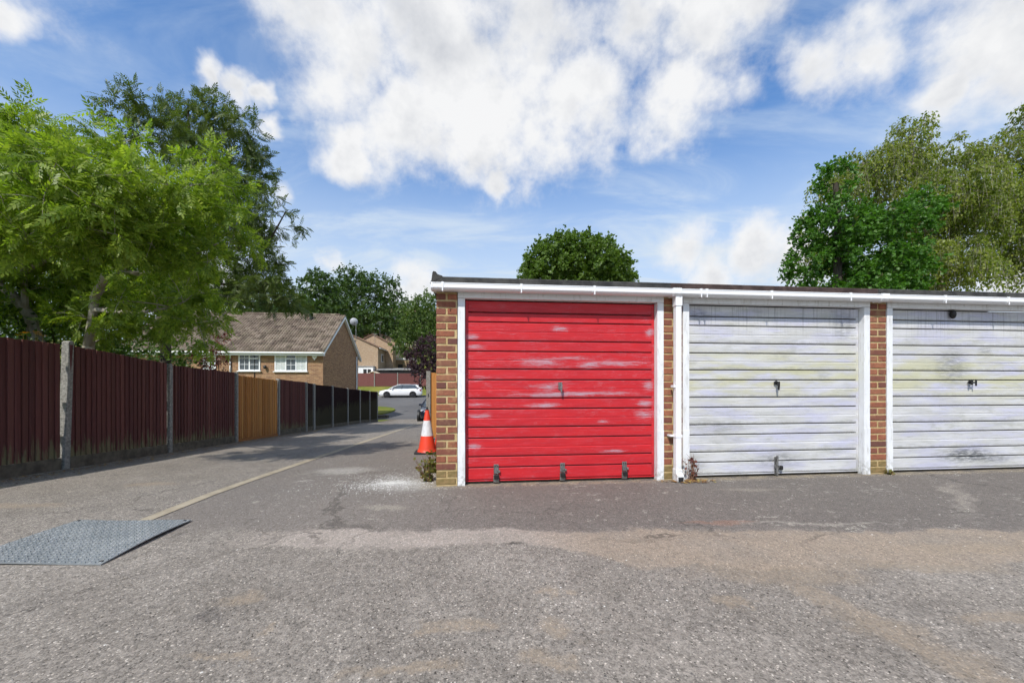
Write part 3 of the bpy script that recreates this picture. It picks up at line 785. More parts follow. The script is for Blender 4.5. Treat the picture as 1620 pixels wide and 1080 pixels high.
def fence_panel(v0, v1, zt0, zt1, zb0, zb1, m, label=None, separate=True, gravel=.14, gm=None):
    L = v1 - v0
    sl = (zt1 - zt0) / L
    mb = MB()
    for fz in (.18, .5, .85):                       # rails on the garden side
        za = zb0 + gravel + (zt0 - zb0 - gravel) * fz; zc = zb1 + gravel + (zt1 - zb1 - gravel) * fz
        mb.add([(-.06, v0 - F0, za), (-.012, v0 - F0, za), (-.012, v1 - F0, zc), (-.06, v1 - F0, zc), (-.06, v0 - F0, za + .05), (-.012, v0 - F0, za + .05), (-.012, v1 - F0, zc + .05), (-.06, v1 - F0, zc + .05)],
               [(3, 2, 1, 0), (4, 5, 6, 7), (0, 1, 5, 4), (1, 2, 6, 5), (2, 3, 7, 6), (3, 0, 4, 7)])
    mb.add([(-.012, v0 - F0, zb0 + gravel), (-.008, v0 - F0, zb0 + gravel), (-.008, v1 - F0, zb1 + gravel), (-.012, v1 - F0, zb1 + gravel), (-.012, v0 - F0, zt0 - .02), (-.008, v0 - F0, zt0 - .02), (-.008, v1 - F0, zt1 - .02), (-.012, v1 - F0, zt1 - .02)],
           [(3, 2, 1, 0), (4, 5, 6, 7), (0, 1, 5, 4), (1, 2, 6, 5), (2, 3, 7, 6), (3, 0, 4, 7)])
    pan = mb.build('fence_panel', m, fence)
    if label: pan['label'] = label
    n = int(L / .0725)
    pitch = L / n
    stuff = MB()
    for k in range(n):
        v = v0 + k * pitch
        fr = (k + .5) / n
        zb = zb0 + (zb1 - zb0) * fr + gravel
        zt = zt0 + (zt1 - zt0) * fr + rf.uniform(-.006, .004)
        if separate:
            me = board_mesh(m, 1.42)
            o = link('board', me, None, pan, (rf.uniform(-.003, .003) , v - F0, zb))
            o.scale = (1, (pitch - .0045) / .089, (zt - zb) / 1.42)
            o.rotation_euler = (rf.uniform(-.004, .004), rf.uniform(-.003, .003), rf.uniform(-.03, .01))
        else:
            y0, y1 = v - F0, v - F0 + pitch + .012
            stuff.add([(-.006, y0, zb), (-.006, y1, zb), (.004, y1 - .018, zb), (.024, y0, zb), (-.006, y0, zt), (-.006, y1, zt), (.004, y1 - .018, zt), (.024, y0, zt)],
                      [(3, 2, 1, 0), (4, 5, 6, 7), (0, 1, 5, 4), (1, 2, 6, 5), (2, 3, 7, 6), (3, 0, 4, 7)])
    if not separate:
        tag(stuff.build('boards', m, pan), kind='stuff')
    # gravel board
    zo = -.35
    gb = MB().add([(-.03, v0 - F0, zb0 + zo), (.02, v0 - F0, zb0 + zo), (.02, v1 - F0, zb1 + zo), (-.03, v1 - F0, zb1 + zo), (-.03, v0 - F0, zb0 + gravel - .004), (.02, v0 - F0, zb0 + gravel - .004), (.02, v1 - F0, zb1 + gravel - .004), (-.03, v1 - F0, zb1 + gravel - .004)],
             [(3, 2, 1, 0), (4, 5, 6, 7), (0, 1, 5, 4), (1, 2, 6, 5), (2, 3, 7, 6), (3, 0, 4, 7)])
    gb.build('gravel_board', gm or gravel_m, fence, .004)
PV = [1.95, 3.80, 5.65, 7.40, 9.33, 11.24, 13.02]
ZT_ = [(1.60, 1.56), (1.58, 1.545), (1.545, 1.37), (1.345, 1.26), (1.20, 1.09), (1.12, 1.03)]
for k in range(6):
    v0, v1 = PV[k] + .055, PV[k + 1] - .055
    zb0, zb1 = gh(v0) + .02, gh(v1) + .02
    if k == 0: zb0 = zb1 = .0
    m_ = orange_m if k == 4 else maroon_m
    fence_panel(v0, v1, *ZT_[k], zb0, zb1, m_, 'new orange panel among the maroon ones' if k == 4 else None, True, .05 if k == 4 else .14, orange_m if k == 4 else None)
for k, (v, zt) in enumerate(zip(PV, (1.62, 1.60, 1.60, 1.37, 1.27, 1.13, 1.04))):
    fence_post(v, zt, gh(v), -.055 if k == 2 else rf.uniform(-.006, .006))
PV2 = [13.62, 15.35, 17.15, 18.95, 20.68, 22.3]
ZT2 = [.965, .87, .76, .66, .56, .48]
fence_panel(13.08, 13.55, 1.02, .98, gh(13.1), gh(13.5), black_brown_m, None, False)
for k in range(5):
    v0, v1 = PV2[k] + .05, PV2[k + 1] - .05
    fence_panel(v0, v1, ZT2[k] - .01, ZT2[k + 1] + .01, gh(v0), gh(v1), black_brown_m, None, False)
for v, zt in zip(PV2, ZT2):
    fence_post(v, zt + .02, gh(v), 0, .13 if v < 14 else .09)

# the rear fence behind the garages: concrete post and a new orange panel
rp = at(678, 587, 9.0)
ru_, rv_ = to_uv(rp.x, rp.y)
rfz = gh(rv_)
rear = empty('rear_fence', uv(ru_, rv_, rfz), TH)
tag(rear, 'bright orange timber panel with grey concrete post behind the red garage', 'fence')
MB().box(-.05, .05, -.05, .05, -.2, rp.z - rfz).build('post', conc_m, rear, .006)
MB().box(-.012, .012, -.0525, -.0505, 1.02, 1.10).build('post_slot', black_m, rear)
mb = MB().box(.055, 1.9, .0, .03, .2, .25).box(.055, 1.9, .0, .03, .8, .85)
pan = mb.build('fence_panel', orange_m, rear)
bm_r = MB().prism([(0, 0), (.098, -.010), (.098, .0), (.0, .0)], 2, 0, 1.42).mesh('board', .001); bm_r.materials.append(orange_m)
for k in range(21):
    o = link('board', bm_r, None, pan, (.056 + k * .085, -.003, .06))
    o.scale = (1, 1, (rp.z - rfz - .10) / 1.42 + rf.uniform(-.004, .004))

# ------------------------------------------------------------------ traffic cones
def cone(x, y, label, rz, lean=0.0):
    z = ground(x, y) + .005
    c = empty('traffic_cone', (x, y, z), rz)
    tag(c, label, 'traffic cone', 'traffic cones beside the red garage')
    mb = MB()
    s = .205
    mb.prism([(-s, -s + .06), (-s + .06, -s), (s - .06, -s), (s, -s + .06), (s, s - .06), (s - .06, s), (-s + .06, s), (-s, s - .06)], 2, 0, .035)
    mb.build('base', black_m, c, .006)
    def ring(z0, z1, n=28):
        r = lambda zz: .150 - (.150 - .030) * (zz - .036) / .70
        return MB().lathe([(r(z0), z0), (r((z0 + z1) / 2), (z0 + z1) / 2), (r(z1), z1)], n)
    MB().lathe([(.165, .0355), (.155, .055), (.148, .075)], 28).build('flange', cone_m, c, smooth=True)
    ring(.0755, .300).build('lower_band', cone_m, c, smooth=True)
    ring(.3005, .560).build('reflective_sleeve', cone_w_m, c, smooth=True)
    ring(.5605, .735).build('upper_band', cone_m, c, smooth=True)
    MB().lathe([(.024, .7355), (.022, .75), (.015, .752), (.013, .785), (.010, .79)], 14).build('tip', black_m, c, smooth=True)
    return c
cone(-1.455, 6.50, 'orange and white traffic cone standing clear of the brick pillar', .15)
cone(-1.285, 6.97, 'traffic cone half hidden behind the red garage\'s brick pillar', .5)

# ------------------------------------------------------------------ steel plate on the tarmac
pl = empty('steel_plate', (-2.78, 2.49, .016), 0.0)
tag(pl, 'grey studded steel plate lying on the tarmac near the fence', 'plate')
cs = [(-3.19, 2.148), (-2.327, 2.148), (-2.384, 2.82), (-3.23, 2.829)]
cs = [(x + 2.78, y - 2.49) for x, y in cs]
mb = MB()
def plate_pt(s, t_):
    a = Vector(cs[0]).lerp(Vector(cs[1]), s); b = Vector(cs[3]).lerp(Vector(cs[2]), s)
    q = a.lerp(b, t_)
    lift = .012 * max(0, s - .55) / .45 * math.sin(math.pi * min(1, t_ * 1.05)) + .004 * math.sin(s * 5 + t_ * 3)
    return Vector((q.x, q.y, lift))
N1, N2 = 18, 14
vs_ = []; fs_ = []
for lvl in (.0, -.006):
    for j in range(N2 + 1):
        for i in range(N1 + 1):
            q = plate_pt(i / N1, j / N2); q.z += lvl; vs_.append(q)
W1 = N1 + 1; TT = W1 * (N2 + 1)
for j in range(N2):
    for i in range(N1):
        a = j * W1 + i
        fs_.append((a, a + 1, a + 1 + W1, a + W1)); fs_.append((TT + a + W1, TT + a + W1 + 1, TT + a + 1, TT + a))
for i in range(N1):
    fs_.append((i, TT + i, TT + i + 1, i + 1)); a = N2 * W1 + i; fs_.append((a + 1, TT + a + 1, TT + a, a))
for j in range(N2):
    a = j * W1; fs_.append((a + W1, TT + a + W1, TT + a, a)); a += N1; fs_.append((a, TT + a, TT + a + W1, a + W1))
MB().add(vs_, fs_).build('sheet', plate_m, pl)
mb = MB()
NA, NB = 30, 22
for j in range(NB):
    for i in range(NA):
        s = (i + .5 + (.25 if j % 2 else -.25)) / NA; t_ = (j + .5) / NB
        q = plate_pt(s, t_)
        an = .78 if (i + j) % 2 else -.78
        ca, sa = math.cos(an), math.sin(an)
        l, w = .0115, .0050
        P_ = lambda a, b, z: (q.x + a * ca - b * sa, q.y + a * sa + b * ca, q.z + z)
        mb.add([P_(-l, 0, -.001), P_(0, -w, -.001), P_(l, 0, -.001), P_(0, w, -.001), P_(-l * .45, 0, .0062), P_(l * .45, 0, .0062)],
               [(0, 1, 5, 4), (1, 2, 5), (2, 3, 4, 5), (3, 0, 4)])
tag(mb.build('studs', plate_m, pl), kind='stuff')
mb = MB()
for s, t_ in ((.03, .04), (.97, .04), (.965, .96), (.03, .96)):
    q = plate_pt(s, t_)
    h_ = MB().lathe([(.011, .0), (.010, .004), (.004, .006)], 10, (q.x, q.y, q.z)).build('bolt', dark_metal_m, pl)

# ------------------------------------------------------------------ scatter: grit, loose stones, litter
def scatter(name, m, pts, smin, smax, seed, flat=.6, n=1):
    r = np.random.default_rng(seed)
    N = len(pts)
    base = np.array([(-1, -.8, 0), (1, -.6, 0), (.7, 1, 0), (-.8, .7, 0), (.1, .0, 1.0)])
    fc = [(0, 1, 4), (1, 2, 4), (2, 3, 4), (3, 0, 4)]
    sc = r.uniform(smin, smax, N) * .5
    an = r.uniform(0, 6.28, N)
    V = np.repeat(base[None], N, 0) * (1 + r.uniform(-.3, .3, (N, 5, 3)))
    V[:, :, 2] *= flat
    V *= sc[:, None, None]
    ca, sa = np.cos(an)[:, None], np.sin(an)[:, None]
    X = V[:, :, 0] * ca - V[:, :, 1] * sa; Y = V[:, :, 0] * sa + V[:, :, 1] * ca
    V = np.stack([X, Y, V[:, :, 2]], -1) + np.array(pts)[:, None, :]
    fi = (np.array(fc)[None] + (np.arange(N) * 5)[:, None, None]).reshape(-1, 3)
    me = bpy.data.meshes.new(name)
    me.from_pydata(V.reshape(-1, 3).tolist(), [], fi.tolist())
    return link(name, me, m)
r = np.random.default_rng(2)
P_ = []
while len(P_) < 4200:
    a, d = r.uniform(0, 6.28), abs(r.normal(0, 1)) ** 1.2
    u, v = -.84 + .34 * d * math.cos(a) + r.normal(0, .06), 4.12 + .24 * d * math.sin(a) * (1.7 if math.sin(a) > 0 else 1)
    if u > -.40 and v > 3.86: continue
    q = uv(u, v, gh(v) + .0045); P_.append(q[:])
tag(scatter('white_grit', grit_m, P_, .003, .011, 3), 'white grit spilt on the tarmac beside the brick pillar', 'grit', kind='stuff')
P_ = []
while len(P_) < 2600:
    u, v = r.uniform(-5.2, 6.5), 1.1 + abs(r.normal(0, 1.4))
    if v > 3.84 and u > -.4: continue
    if v > 6: continue
    P_.append(uv(u, v, gh(v) + .004)[:])
for k in range(700):
    u, v = r.uniform(-.3, 6.8), 3.86 - abs(r.normal(0, .07)); P_.append(uv(u, v, gh(v) + .004)[:])
tag(scatter('loose_stones', stone_m, P_, .003, .011, 4), 'small loose stones scattered over the tarmac', 'stones', kind='stuff')
P_ = []
for k in range(900):
    v = r.uniform(2.5, 14); u = FU + .06 + abs(r.normal(0, .22)); P_.append(uv(u, v, gh(v) + .005)[:])
for k in range(160):
    P_.append(uv(ux(1085) - .37 + r.normal(0, .12), 3.83 - abs(r.normal(0, .06)), .004)[:])
tag(scatter('leaf_litter', litter_m, P_, .012, .035, 5, .25), 'brown leaf litter gathered along the fence foot and the door sill', 'leaf litter', kind='stuff')

# ------------------------------------------------------------------ trees and plants
LEAF = [(np.array([(0, 0, 0), (.30, .42, .07), (0, 1, -.06), (-.30, .42, .07)]), 1)]
def ash_template():
    q = []
    def leaflet(o, ang, L, w, droop):
        d = np.array([math.sin(ang), math.cos(ang), droop]); d /= np.linalg.norm(d)
        sd_ = np.array([d[1], -d[0], .25]); sd_ /= np.linalg.norm(sd_)
        q.append([o, o + d * L * .42 + sd_ * w, o + d * L, o + d * L * .42 - sd_ * w])
    for k, y in enumerate((.22, .42, .62, .82)):
        o = np.array([0, y, -.18 * y * y])
        L = (.34, .40, .40, .36)[k]
        leaflet(o, 1.0 - .1 * k, L, .080, -.22); leaflet(o, -1.0 + .1 * k, L, .080, -.22)
    leaflet(np.array([0, .98, -.18]), 0, .40, .080, -.35)
    return np.array(q)
ASH_T = ash_template()
SIMPLE_T = np.array([[(0, 0, 0), (.32, .45, .06), (0, 1, -.08), (-.32, .45, .06)]])
MAPLE_T = np.array([[(0, 0, 0), (.46, .30, .05), (.22, .72, .02), (0, .55, 0)], [(0, 0, 0), (0, .55, 0), (-.22, .72, .02), (-.46, .30, .05)], [(0, .50, 0), (.20, .70, .02), (0, 1.05, -.06), (-.20, .70, .02)]])
def leaves(name, m, P, D, S, T, seed, parent=None, upbias=.7):
    """P points, D growth directions, S sizes, T template of quads (k,4,3)"""
    rr = np.random.default_rng(seed)
    P = np.asarray(P); D = np.asarray(D); N = len(P)
    D = D / (np.linalg.norm(D, axis=1, keepdims=True) + 1e-9)
    up = rr.normal(0, .55, (N, 3)); up[:, 2] += upbias
    z = up - (up * D).sum(1, keepdims=True) * D
    z /= np.linalg.norm(z, axis=1, keepdims=True) + 1e-9
    x = np.cross(D, z)
    k = T.shape[0]
    V = np.einsum('kqa,nab->nkqb', T, np.stack([x, D, z], 1)) * np.asarray(S)[:, None, None, None] + P[:, None, None, :]
    V = V.reshape(-1, 3)
    nf = N * k
    me = bpy.data.meshes.new(name)
    me.vertices.add(nf * 4); me.loops.add(nf * 4); me.polygons.add(nf)
    me.vertices.foreach_set('co', V.astype(np.float32).ravel())
    me.loops.foreach_set('vertex_index', np.arange(nf * 4, dtype=np.int32))
    me.polygons.foreach_set('loop_start', np.arange(0, nf * 4, 4, dtype=np.int32))
    me.update(calc_edges=True)
    return link(name, me, m, parent)
def pick_clumps(rr, ells, n, spacing, shell=.45):
    out = []
    wts = np.array([e[1][0] * e[1][1] * e[1][2] for e in ells]) ** .75
    wts /= wts.sum()
    tries = 0
    while len(out) < n and tries < n * 30:
        tries += 1
        c, rad = ells[rr.choice(len(ells), p=wts)]
        d = rr.normal(0, 1, 3); d /= np.linalg.norm(d)
        q = np.array(c) + d * np.array(rad) * (shell + (1 - shell) * rr.random() ** .6)
        if all(np.linalg.norm(q - o) > spacing for o in out):
            out.append(q)
    return out
def tree(name, label, cat, base, trunk, r0, ells, nclump, spacing, per, sigma, size, T, leafm, barkm, seed, group=None, weep=0.0, upbias=.7, limbs=(), shell=.45, flat=1.0):
    """trunk: list of points above base (world); limbs: extra polylines; leaves grow in clumps at the ends of branches"""
    rr = np.random.default_rng(seed)
    root = empty(name, base)
    tag(root, label, cat, group)
    B = np.array(base)
    nodes = []
    mbt = MB(); mbb = MB()
    tp = [np.array(base) + (0, 0, -.1)] + [np.array(q) for q in trunk]
    rad = np.linspace(r0, r0 * .42, len(tp))
    mbt.tube([q - B for q in tp], list(rad), 9)
    def dens(pl, ra):
        for (a, b, ra0, ra1) in zip(pl[:-1], pl[1:], ra[:-1], ra[1:]):
            for s in np.linspace(0, 1, 5):
                nodes.append((a + (b - a) * s, ra0 + (ra1 - ra0) * s))
    dens(tp[1:], rad[1:])
    for l in limbs:
        l = [np.array(q) for q in l]
        ra = np.linspace(r0 * .42, r0 * .10, len(l))
        mbt.tube([q - B for q in l], list(ra), 7)
        dens(l, ra)
    cl = pick_clumps(rr, ells, nclump, spacing, shell)
    top_ = np.array(tp[-1])
    cl.sort(key=lambda q: np.linalg.norm(q - top_))
    P = []; D = []
    for q in cl:
        npos = np.array([n_[0] for n_ in nodes])
        dd = np.linalg.norm(npos - q, axis=1) + np.maximum(0, npos[:, 2] - q[2] + .1) * (0.6 if not weep else -.1)
        i = int(np.argmin(dd)); a, ra = nodes[i]
        Ld = np.linalg.norm(q - a)
        mid = (a + q) / 2 + np.array([0, 0, .12 * Ld]) + rr.normal(0, .07 * Ld, 3)
        pts = [(1 - s) ** 2 * a + 2 * s * (1 - s) * mid + s * s * q for s in np.linspace(0, 1, 6)]
        rs = min(ra * .7, .012 + .022 * Ld * (r0 / .12) ** .5)
        rads = np.linspace(rs, max(.004, rs * .3), 6)
        mbb.tube([p_ - B for p_ in pts], list(rads), 5, False)
        for p_, r_ in zip(pts[1:], rads[1:]): nodes.append((p_, r_))
        main = q - a; main = main / (np.linalg.norm(main) + 1e-6)
        # twigs carrying leaves
        nt = max(3, per // 9)
        for k in range(nt):
            d = rr.normal(0, 1, 3); d[2] *= flat; d += main * .5
            d /= np.linalg.norm(d)
            Lt = sigma * rr.uniform(.7, 1.9)
            e = q + d * Lt
            if weep:
                Lw = rr.uniform(.4, 1.0) * weep
                e = q + d * np.array([sigma, sigma, sigma * .5]); f_ = e + np.array([rr.normal(0, .10), rr.normal(0, .10), -Lw])
                path = [q, e + np.array([0, 0, .04]), e * .5 + f_ * .5 + d * .06, f_]
            else:
                path = [q, q + d * Lt * .5 + np.array([0, 0, .05 * Lt]), e]
            if k % 2 == 0: mbb.tube([p_ - B for p_ in path], list(np.linspace(max(.003, size * .02), .002, len(path))), 3, False)
            npp = max(2, per // nt)
            for s in rr.random(npp):
                s = s ** .8 * (len(path) - 1); j = min(int(s), len(path) - 2); t_ = s - j
                p_ = path[j] * (1 - t_) + path[j + 1] * t_ + rr.normal(0, sigma * .10, 3)
                dv_ = d * .8 + rr.normal(0, .6, 3); dv_[2] -= .25 + (.9 if weep else 0)
                P.append(p_ - B); D.append(dv_)
    S = size * rr.uniform(.65, 1.25, len(P))
    mbt.build('trunk', barkm, root, smooth=True)
    mbb.build('branches', barkm, root, smooth=True)
    leaves('crown', leafm, P, D, S, T, seed + 1, root, upbias)
    return root
def E_(px, py, Y, rx, rz, ry=None):
    return (at(px, py, Y)[:], (rx, ry or rx, rz))
# --- near ash trees over the fence
b1 = uv(FU - .75, 6.45); b1 = (b1.x, b1.y, gh(6.45))
def P3(px, py, Y): return at(px, py, Y)[:]
tree('ash_tree', 'bright green ash tree with pale forked trunk leaning over the maroon fence', 'tree', b1,
     [P3(140, 548, 6.05), P3(150, 470, 5.9), P3(172, 425, 5.7), P3(205, 390, 5.4)], .085,
     [*([E_(130, 310, 3.95, .5, .36), E_(70, 365, 4.2, .6, .28), E_(175, 358, 4.3, .55, .28)] * 3), E_(250, 430, 5.6, .6, .5), E_(70, 480, 6.6, .9, .35), E_(210, 500, 6.5, .9, .42), E_(110, 290, 5.5, 1.1, .75), E_(215, 298, 4.4, .80, .60), E_(305, 303, 4.55, .50, .58), E_(200, 395, 6.2, 1.0, .7), E_(270, 485, 5.0, .55, .50), E_(90, 430, 6.6, 1.1, .75), E_(335, 400, 5.0, .42, .66), E_(150, 338, 4.2, .7, .52), E_(310, 515, 5.1, .32, .40)],
     300, .215, 54, .19, .145, ASH_T, leaf_ash_m, bark_m, 21,
     limbs=[[P3(165, 432, 5.72), P3(140, 385, 5.4), P3(130, 330, 5.0), P3(145, 270, 4.6)], [P3(205, 390, 5.4), P3(240, 355, 4.9), P3(290, 300, 4.5)], [P3(172, 430, 5.7), P3(240, 432, 5.3), P3(300, 405, 4.9), P3(345, 385, 4.7)], [P3(150, 490, 5.93), P3(215, 495, 5.4), P3(262, 488, 5.1), P3(290, 478, 5.0)]], group='ash trees behind the fence')
b2 = uv(FU - 1.3, 6.2); b2 = (b2.x, b2.y, gh(6.2))
tree('ash_tree', 'ash tree at the left edge with a crooked pale trunk behind the fence', 'tree', b2,
     [P3(58, 540, 6.3), P3(48, 500, 6.25), P3(18, 465, 6.1), P3(-30, 430, 6.0)], .11,
     [E_(10, 270, 5.4, .9, .8), E_(-60, 330, 5.6, 1.0, .9), E_(20, 400, 6.1, .9, .6), E_(-80, 440, 5.8, .9, .7), E_(60, 205, 5.3, .5, .3), E_(-160, 250, 5.0, 1.0, .9)],
     120, .26, 50, .20, .145, ASH_T, leaf_ash_m, bark_m, 33,
     limbs=[[P3(40, 490, 6.2), P3(38, 430, 6.0), P3(20, 360, 5.8), P3(30, 290, 5.5)], [P3(38, 430, 6.0), P3(85, 405, 5.9), P3(130, 400, 5.8)]], group='ash trees behind the fence')
b3 = at(262, 600, 9.3); b3 = (b3.x, b3.y, -.4)
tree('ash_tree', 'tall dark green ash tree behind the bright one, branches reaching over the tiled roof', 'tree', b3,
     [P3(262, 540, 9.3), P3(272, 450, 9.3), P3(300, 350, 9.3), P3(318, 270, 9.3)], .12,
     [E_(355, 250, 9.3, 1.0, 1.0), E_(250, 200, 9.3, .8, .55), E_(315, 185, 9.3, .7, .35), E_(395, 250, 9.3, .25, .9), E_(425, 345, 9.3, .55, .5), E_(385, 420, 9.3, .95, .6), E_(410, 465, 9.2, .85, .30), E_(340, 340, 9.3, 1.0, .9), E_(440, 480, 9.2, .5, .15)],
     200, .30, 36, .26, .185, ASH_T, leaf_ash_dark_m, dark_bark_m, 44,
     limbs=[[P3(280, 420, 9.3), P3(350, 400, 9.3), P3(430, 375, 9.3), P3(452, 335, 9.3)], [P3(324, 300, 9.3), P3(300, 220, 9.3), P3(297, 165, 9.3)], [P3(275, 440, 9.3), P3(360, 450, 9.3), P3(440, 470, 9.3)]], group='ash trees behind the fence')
# --- hedge behind the fence
def bush(name, label, cat, ells, n, size, leafm, seed, T=SIMPLE_T, group=None, stems=6, stem_m=None, skirt=None):
    rr = np.random.default_rng(seed)
    c0 = ells[0][0]
    bz = ground(c0[0], c0[1])
    root = empty(name, (c0[0], c0[1], bz)); tag(root, label, cat, group)
    B = np.array((c0[0], c0[1], bz))
    P = []; D = []
    vol = np.array([e[1][0] * e[1][1] * e[1][2] for e in ells]); vol = vol ** .67 / (vol ** .67).sum()
    nc = max(8, n // 45)
    for k in range(nc):
        c, rad = ells[rr.choice(len(ells), p=vol)]
        d = rr.normal(0, 1, 3); d /= np.linalg.norm(d)
        cc = np.array(c) + d * np.array(rad) * (.35 + .65 * rr.random() ** .5)
        s_ = np.mean(rad) * rr.uniform(.10, .24)
        m_ = int(n / nc)
        q = cc + rr.normal(0, s_, (m_, 3))
        P.extend(q - B); D.extend(rr.normal(0, .7, (m_, 3)) + d * .8 + (0, 0, -.15))
    mb = MB()
    for k in range(stems):
        c, rad = ells[k % len(ells)]
        e = np.array(c) + rr.normal(0, .4, 3) * np.array(rad)
        s0 = np.array([rr.normal(0, .15), rr.normal(0, .15), -.1])
        e = e - B
        mb.tube([s0, s0 * .5 + e * .5 + rr.normal(0, .1, 3) * np.mean(rad), e], [.03 * np.mean(rad) + .01, .02 * np.mean(rad) + .006, .006], 5)
    mb.build('stems', stem_m or dark_bark_m, root)
    leaves('foliage', leafm, P, D, size * rr.uniform(.6, 1.3, len(P)), T, seed + 1, root)
    return root
hedge_spots = [(4.6, 1.6), (6.3, 1.5), (8.2, 1.35), (10.3, 1.25)]
hl = ['dark hedge shrub behind the fence, leftmost of its line', 'dark hedge shrub behind the fence beneath the forked ash trunk', 'hedge shrub under the overhanging ash branches behind the fence', 'hedge shrub behind the fence nearest to the brick house']
for k, (v, zc) in enumerate(hedge_spots):
    q = uv(FU - 2.2 - .15 * k, v)
    bush('hedge_shrub', hl[k], 'shrub', [((q.x, q.y, zc - .3), (1.15, 1.15, 1.15)), ((q.x - .3, q.y + .3, zc + .25), (.9, .9, .7))], 5200, .085, leaf_hedge_m, 70 + k, group='shrubs behind the fence')
q = at(345, 530, 10.2)
bush('red_leaved_shrub', 'small dark red shrub beside the brick house above the fence', 'shrub', [((q.x, q.y, q.z - .5), (.45, .45, .75)), ((at(335, 560, 10.2))[:], (.4, .4, .4))], 700, .07, leaf_red_m, 80)
# yellow flowers peeping over the fence
q = at(50, 529, 5.55)
fl = empty('flowering_plant', (q.x, q.y, ground(q.x, q.y))); tag(fl, 'plant with yellow flowers peeping over the fence at far left', 'plant')
gz = ground(q.x, q.y)
for k, (px, py) in enumerate([(37, 527), (42, 526), (57, 525), (60, 528), (68, 531), (30, 530)]):
    p_ = at(px, py, 5.55 + .03 * (k % 3))
    l_ = p_ - Vector((q.x, q.y, gz))
    MB().tube([(l_.x * .4, l_.y, 0), (l_.x * .8, l_.y, l_.z * .6), l_], [.006, .005, .004], 4).build('stem', weed_m, fl)
    f_ = MB()
    for a in range(9):
        an = a * 2 * math.pi / 9
        f_.add([(l_.x, l_.y, l_.z), (l_.x + .03 * math.cos(an - .25), l_.y + .03 * math.sin(an - .25), l_.z + .010), (l_.x + .042 * math.cos(an), l_.y + .042 * math.sin(an), l_.z + .004), (l_.x + .03 * math.cos(an + .25), l_.y + .03 * math.sin(an + .25), l_.z + .010)], [(0, 1, 2, 3)])
    f_.build('flower', flower_m, fl)

# --- trees behind the garages
def base_at(px, Y):
    q = at(px, 604, Y); return (q.x, q.y, ground(q.x, q.y))
tree('sycamore_tree', 'round dense green treetop showing above the red garage roof', 'tree', base_at(912, 20), [P3(912, 540, 20), P3(910, 480, 20), P3(912, 440, 20)], .28,
     [E_(910, 435, 20, 2.9, 1.9), E_(880, 415, 20, 1.7, 1.2), E_(940, 420, 20, 1.7, 1.1), E_(895, 388, 20, .9, .5), E_(935, 398, 20, .7, .5), E_(860, 440, 20, 1.3, 1.0), E_(975, 440, 20, 1.0, .8), E_(838, 420, 20, .5, .5)], 330, .31, 120, .30, .135, MAPLE_T, leaf_syc_m, dark_bark_m, 51, shell=.62)
tree('maple_tree', 'dark green maple behind the white garage doors, in front of the birches', 'tree', base_at(1330, 12), [P3(1335, 540, 12), P3(1325, 440, 12), P3(1325, 350, 12), P3(1322, 290, 12)], .16,
     [E_(1322, 290, 12, .5, .62), E_(1320, 360, 12, 1.0, .8), E_(1300, 420, 12, .95, .8), E_(1370, 400, 12, 1.3, .9), E_(1420, 350, 12, .9, .6), E_(1460, 320, 12, .45, .25), E_(1400, 440, 12, 1.2, .7), E_(1350, 470, 12, 1.4, .8)], 240, .25, 120, .22, .095, MAPLE_T, leaf_maple_m, dark_bark_m, 52)
tree('birch_tree', 'weeping birch with olive leaves and white stem behind the dark maple', 'tree', base_at(1470, 14.5), [P3(1485, 560, 14.5), P3(1490, 450, 14.5), P3(1480, 380, 14.5), P3(1445, 280, 14.5), P3(1440, 215, 14.5)], .16,
     [E_(1440, 215, 14.5, .8, .55), E_(1400, 260, 14.5, 1.1, .6), E_(1490, 250, 14.5, 1.1, .8), E_(1460, 320, 14.5, 2.3, .9), E_(1320, 290, 14.5, 1.0, .45), E_(1275, 350, 14.5, .45, .5), E_(1510, 360, 14.5, 1.2, .9), E_(1450, 420, 14.5, 2.0, .8), E_(1345, 255, 14.5, .5, .3), E_(1300, 400, 14.5, .5, .6)], 300, .28, 210, .30, .10, SIMPLE_T, leaf_birch_m, birch_bark_m, 53, group='weeping birches behind the garages', weep=1.0,
     limbs=[[P3(1485, 420, 14.5), P3(1510, 370, 14.5), P3(1540, 310, 14.5)], [P3(1480, 380, 14.5), P3(1420, 330, 14.5), P3(1360, 270, 14.5), P3(1310, 270, 14.5)]])
tree('birch_tree', 'weeping birch at the right edge with trailing branches over the last garage', 'tree', base_at(1650, 15), [P3(1640, 560, 15), P3(1640, 450, 15), P3(1630, 350, 15), P3(1645, 230, 15), P3(1660, 160, 15)], .16,
     [E_(1650, 180, 15, 1.0, .5), E_(1600, 230, 15, .8, .6), E_(1660, 280, 15, 1.6, 1.0), E_(1590, 320, 15, 1.0, .9), E_(1640, 380, 15, 1.2, .8), E_(1610, 400, 15, .4, .9), E_(1720, 250, 15, 1.3, 1.0), E_(1740, 370, 15, 1.3, .9), E_(1560, 300, 15, .4, .5)], 270, .30, 200, .30, .10, SIMPLE_T, leaf_birch_m, birch_bark_m, 54, group='weeping birches behind the garages', weep=1.2)

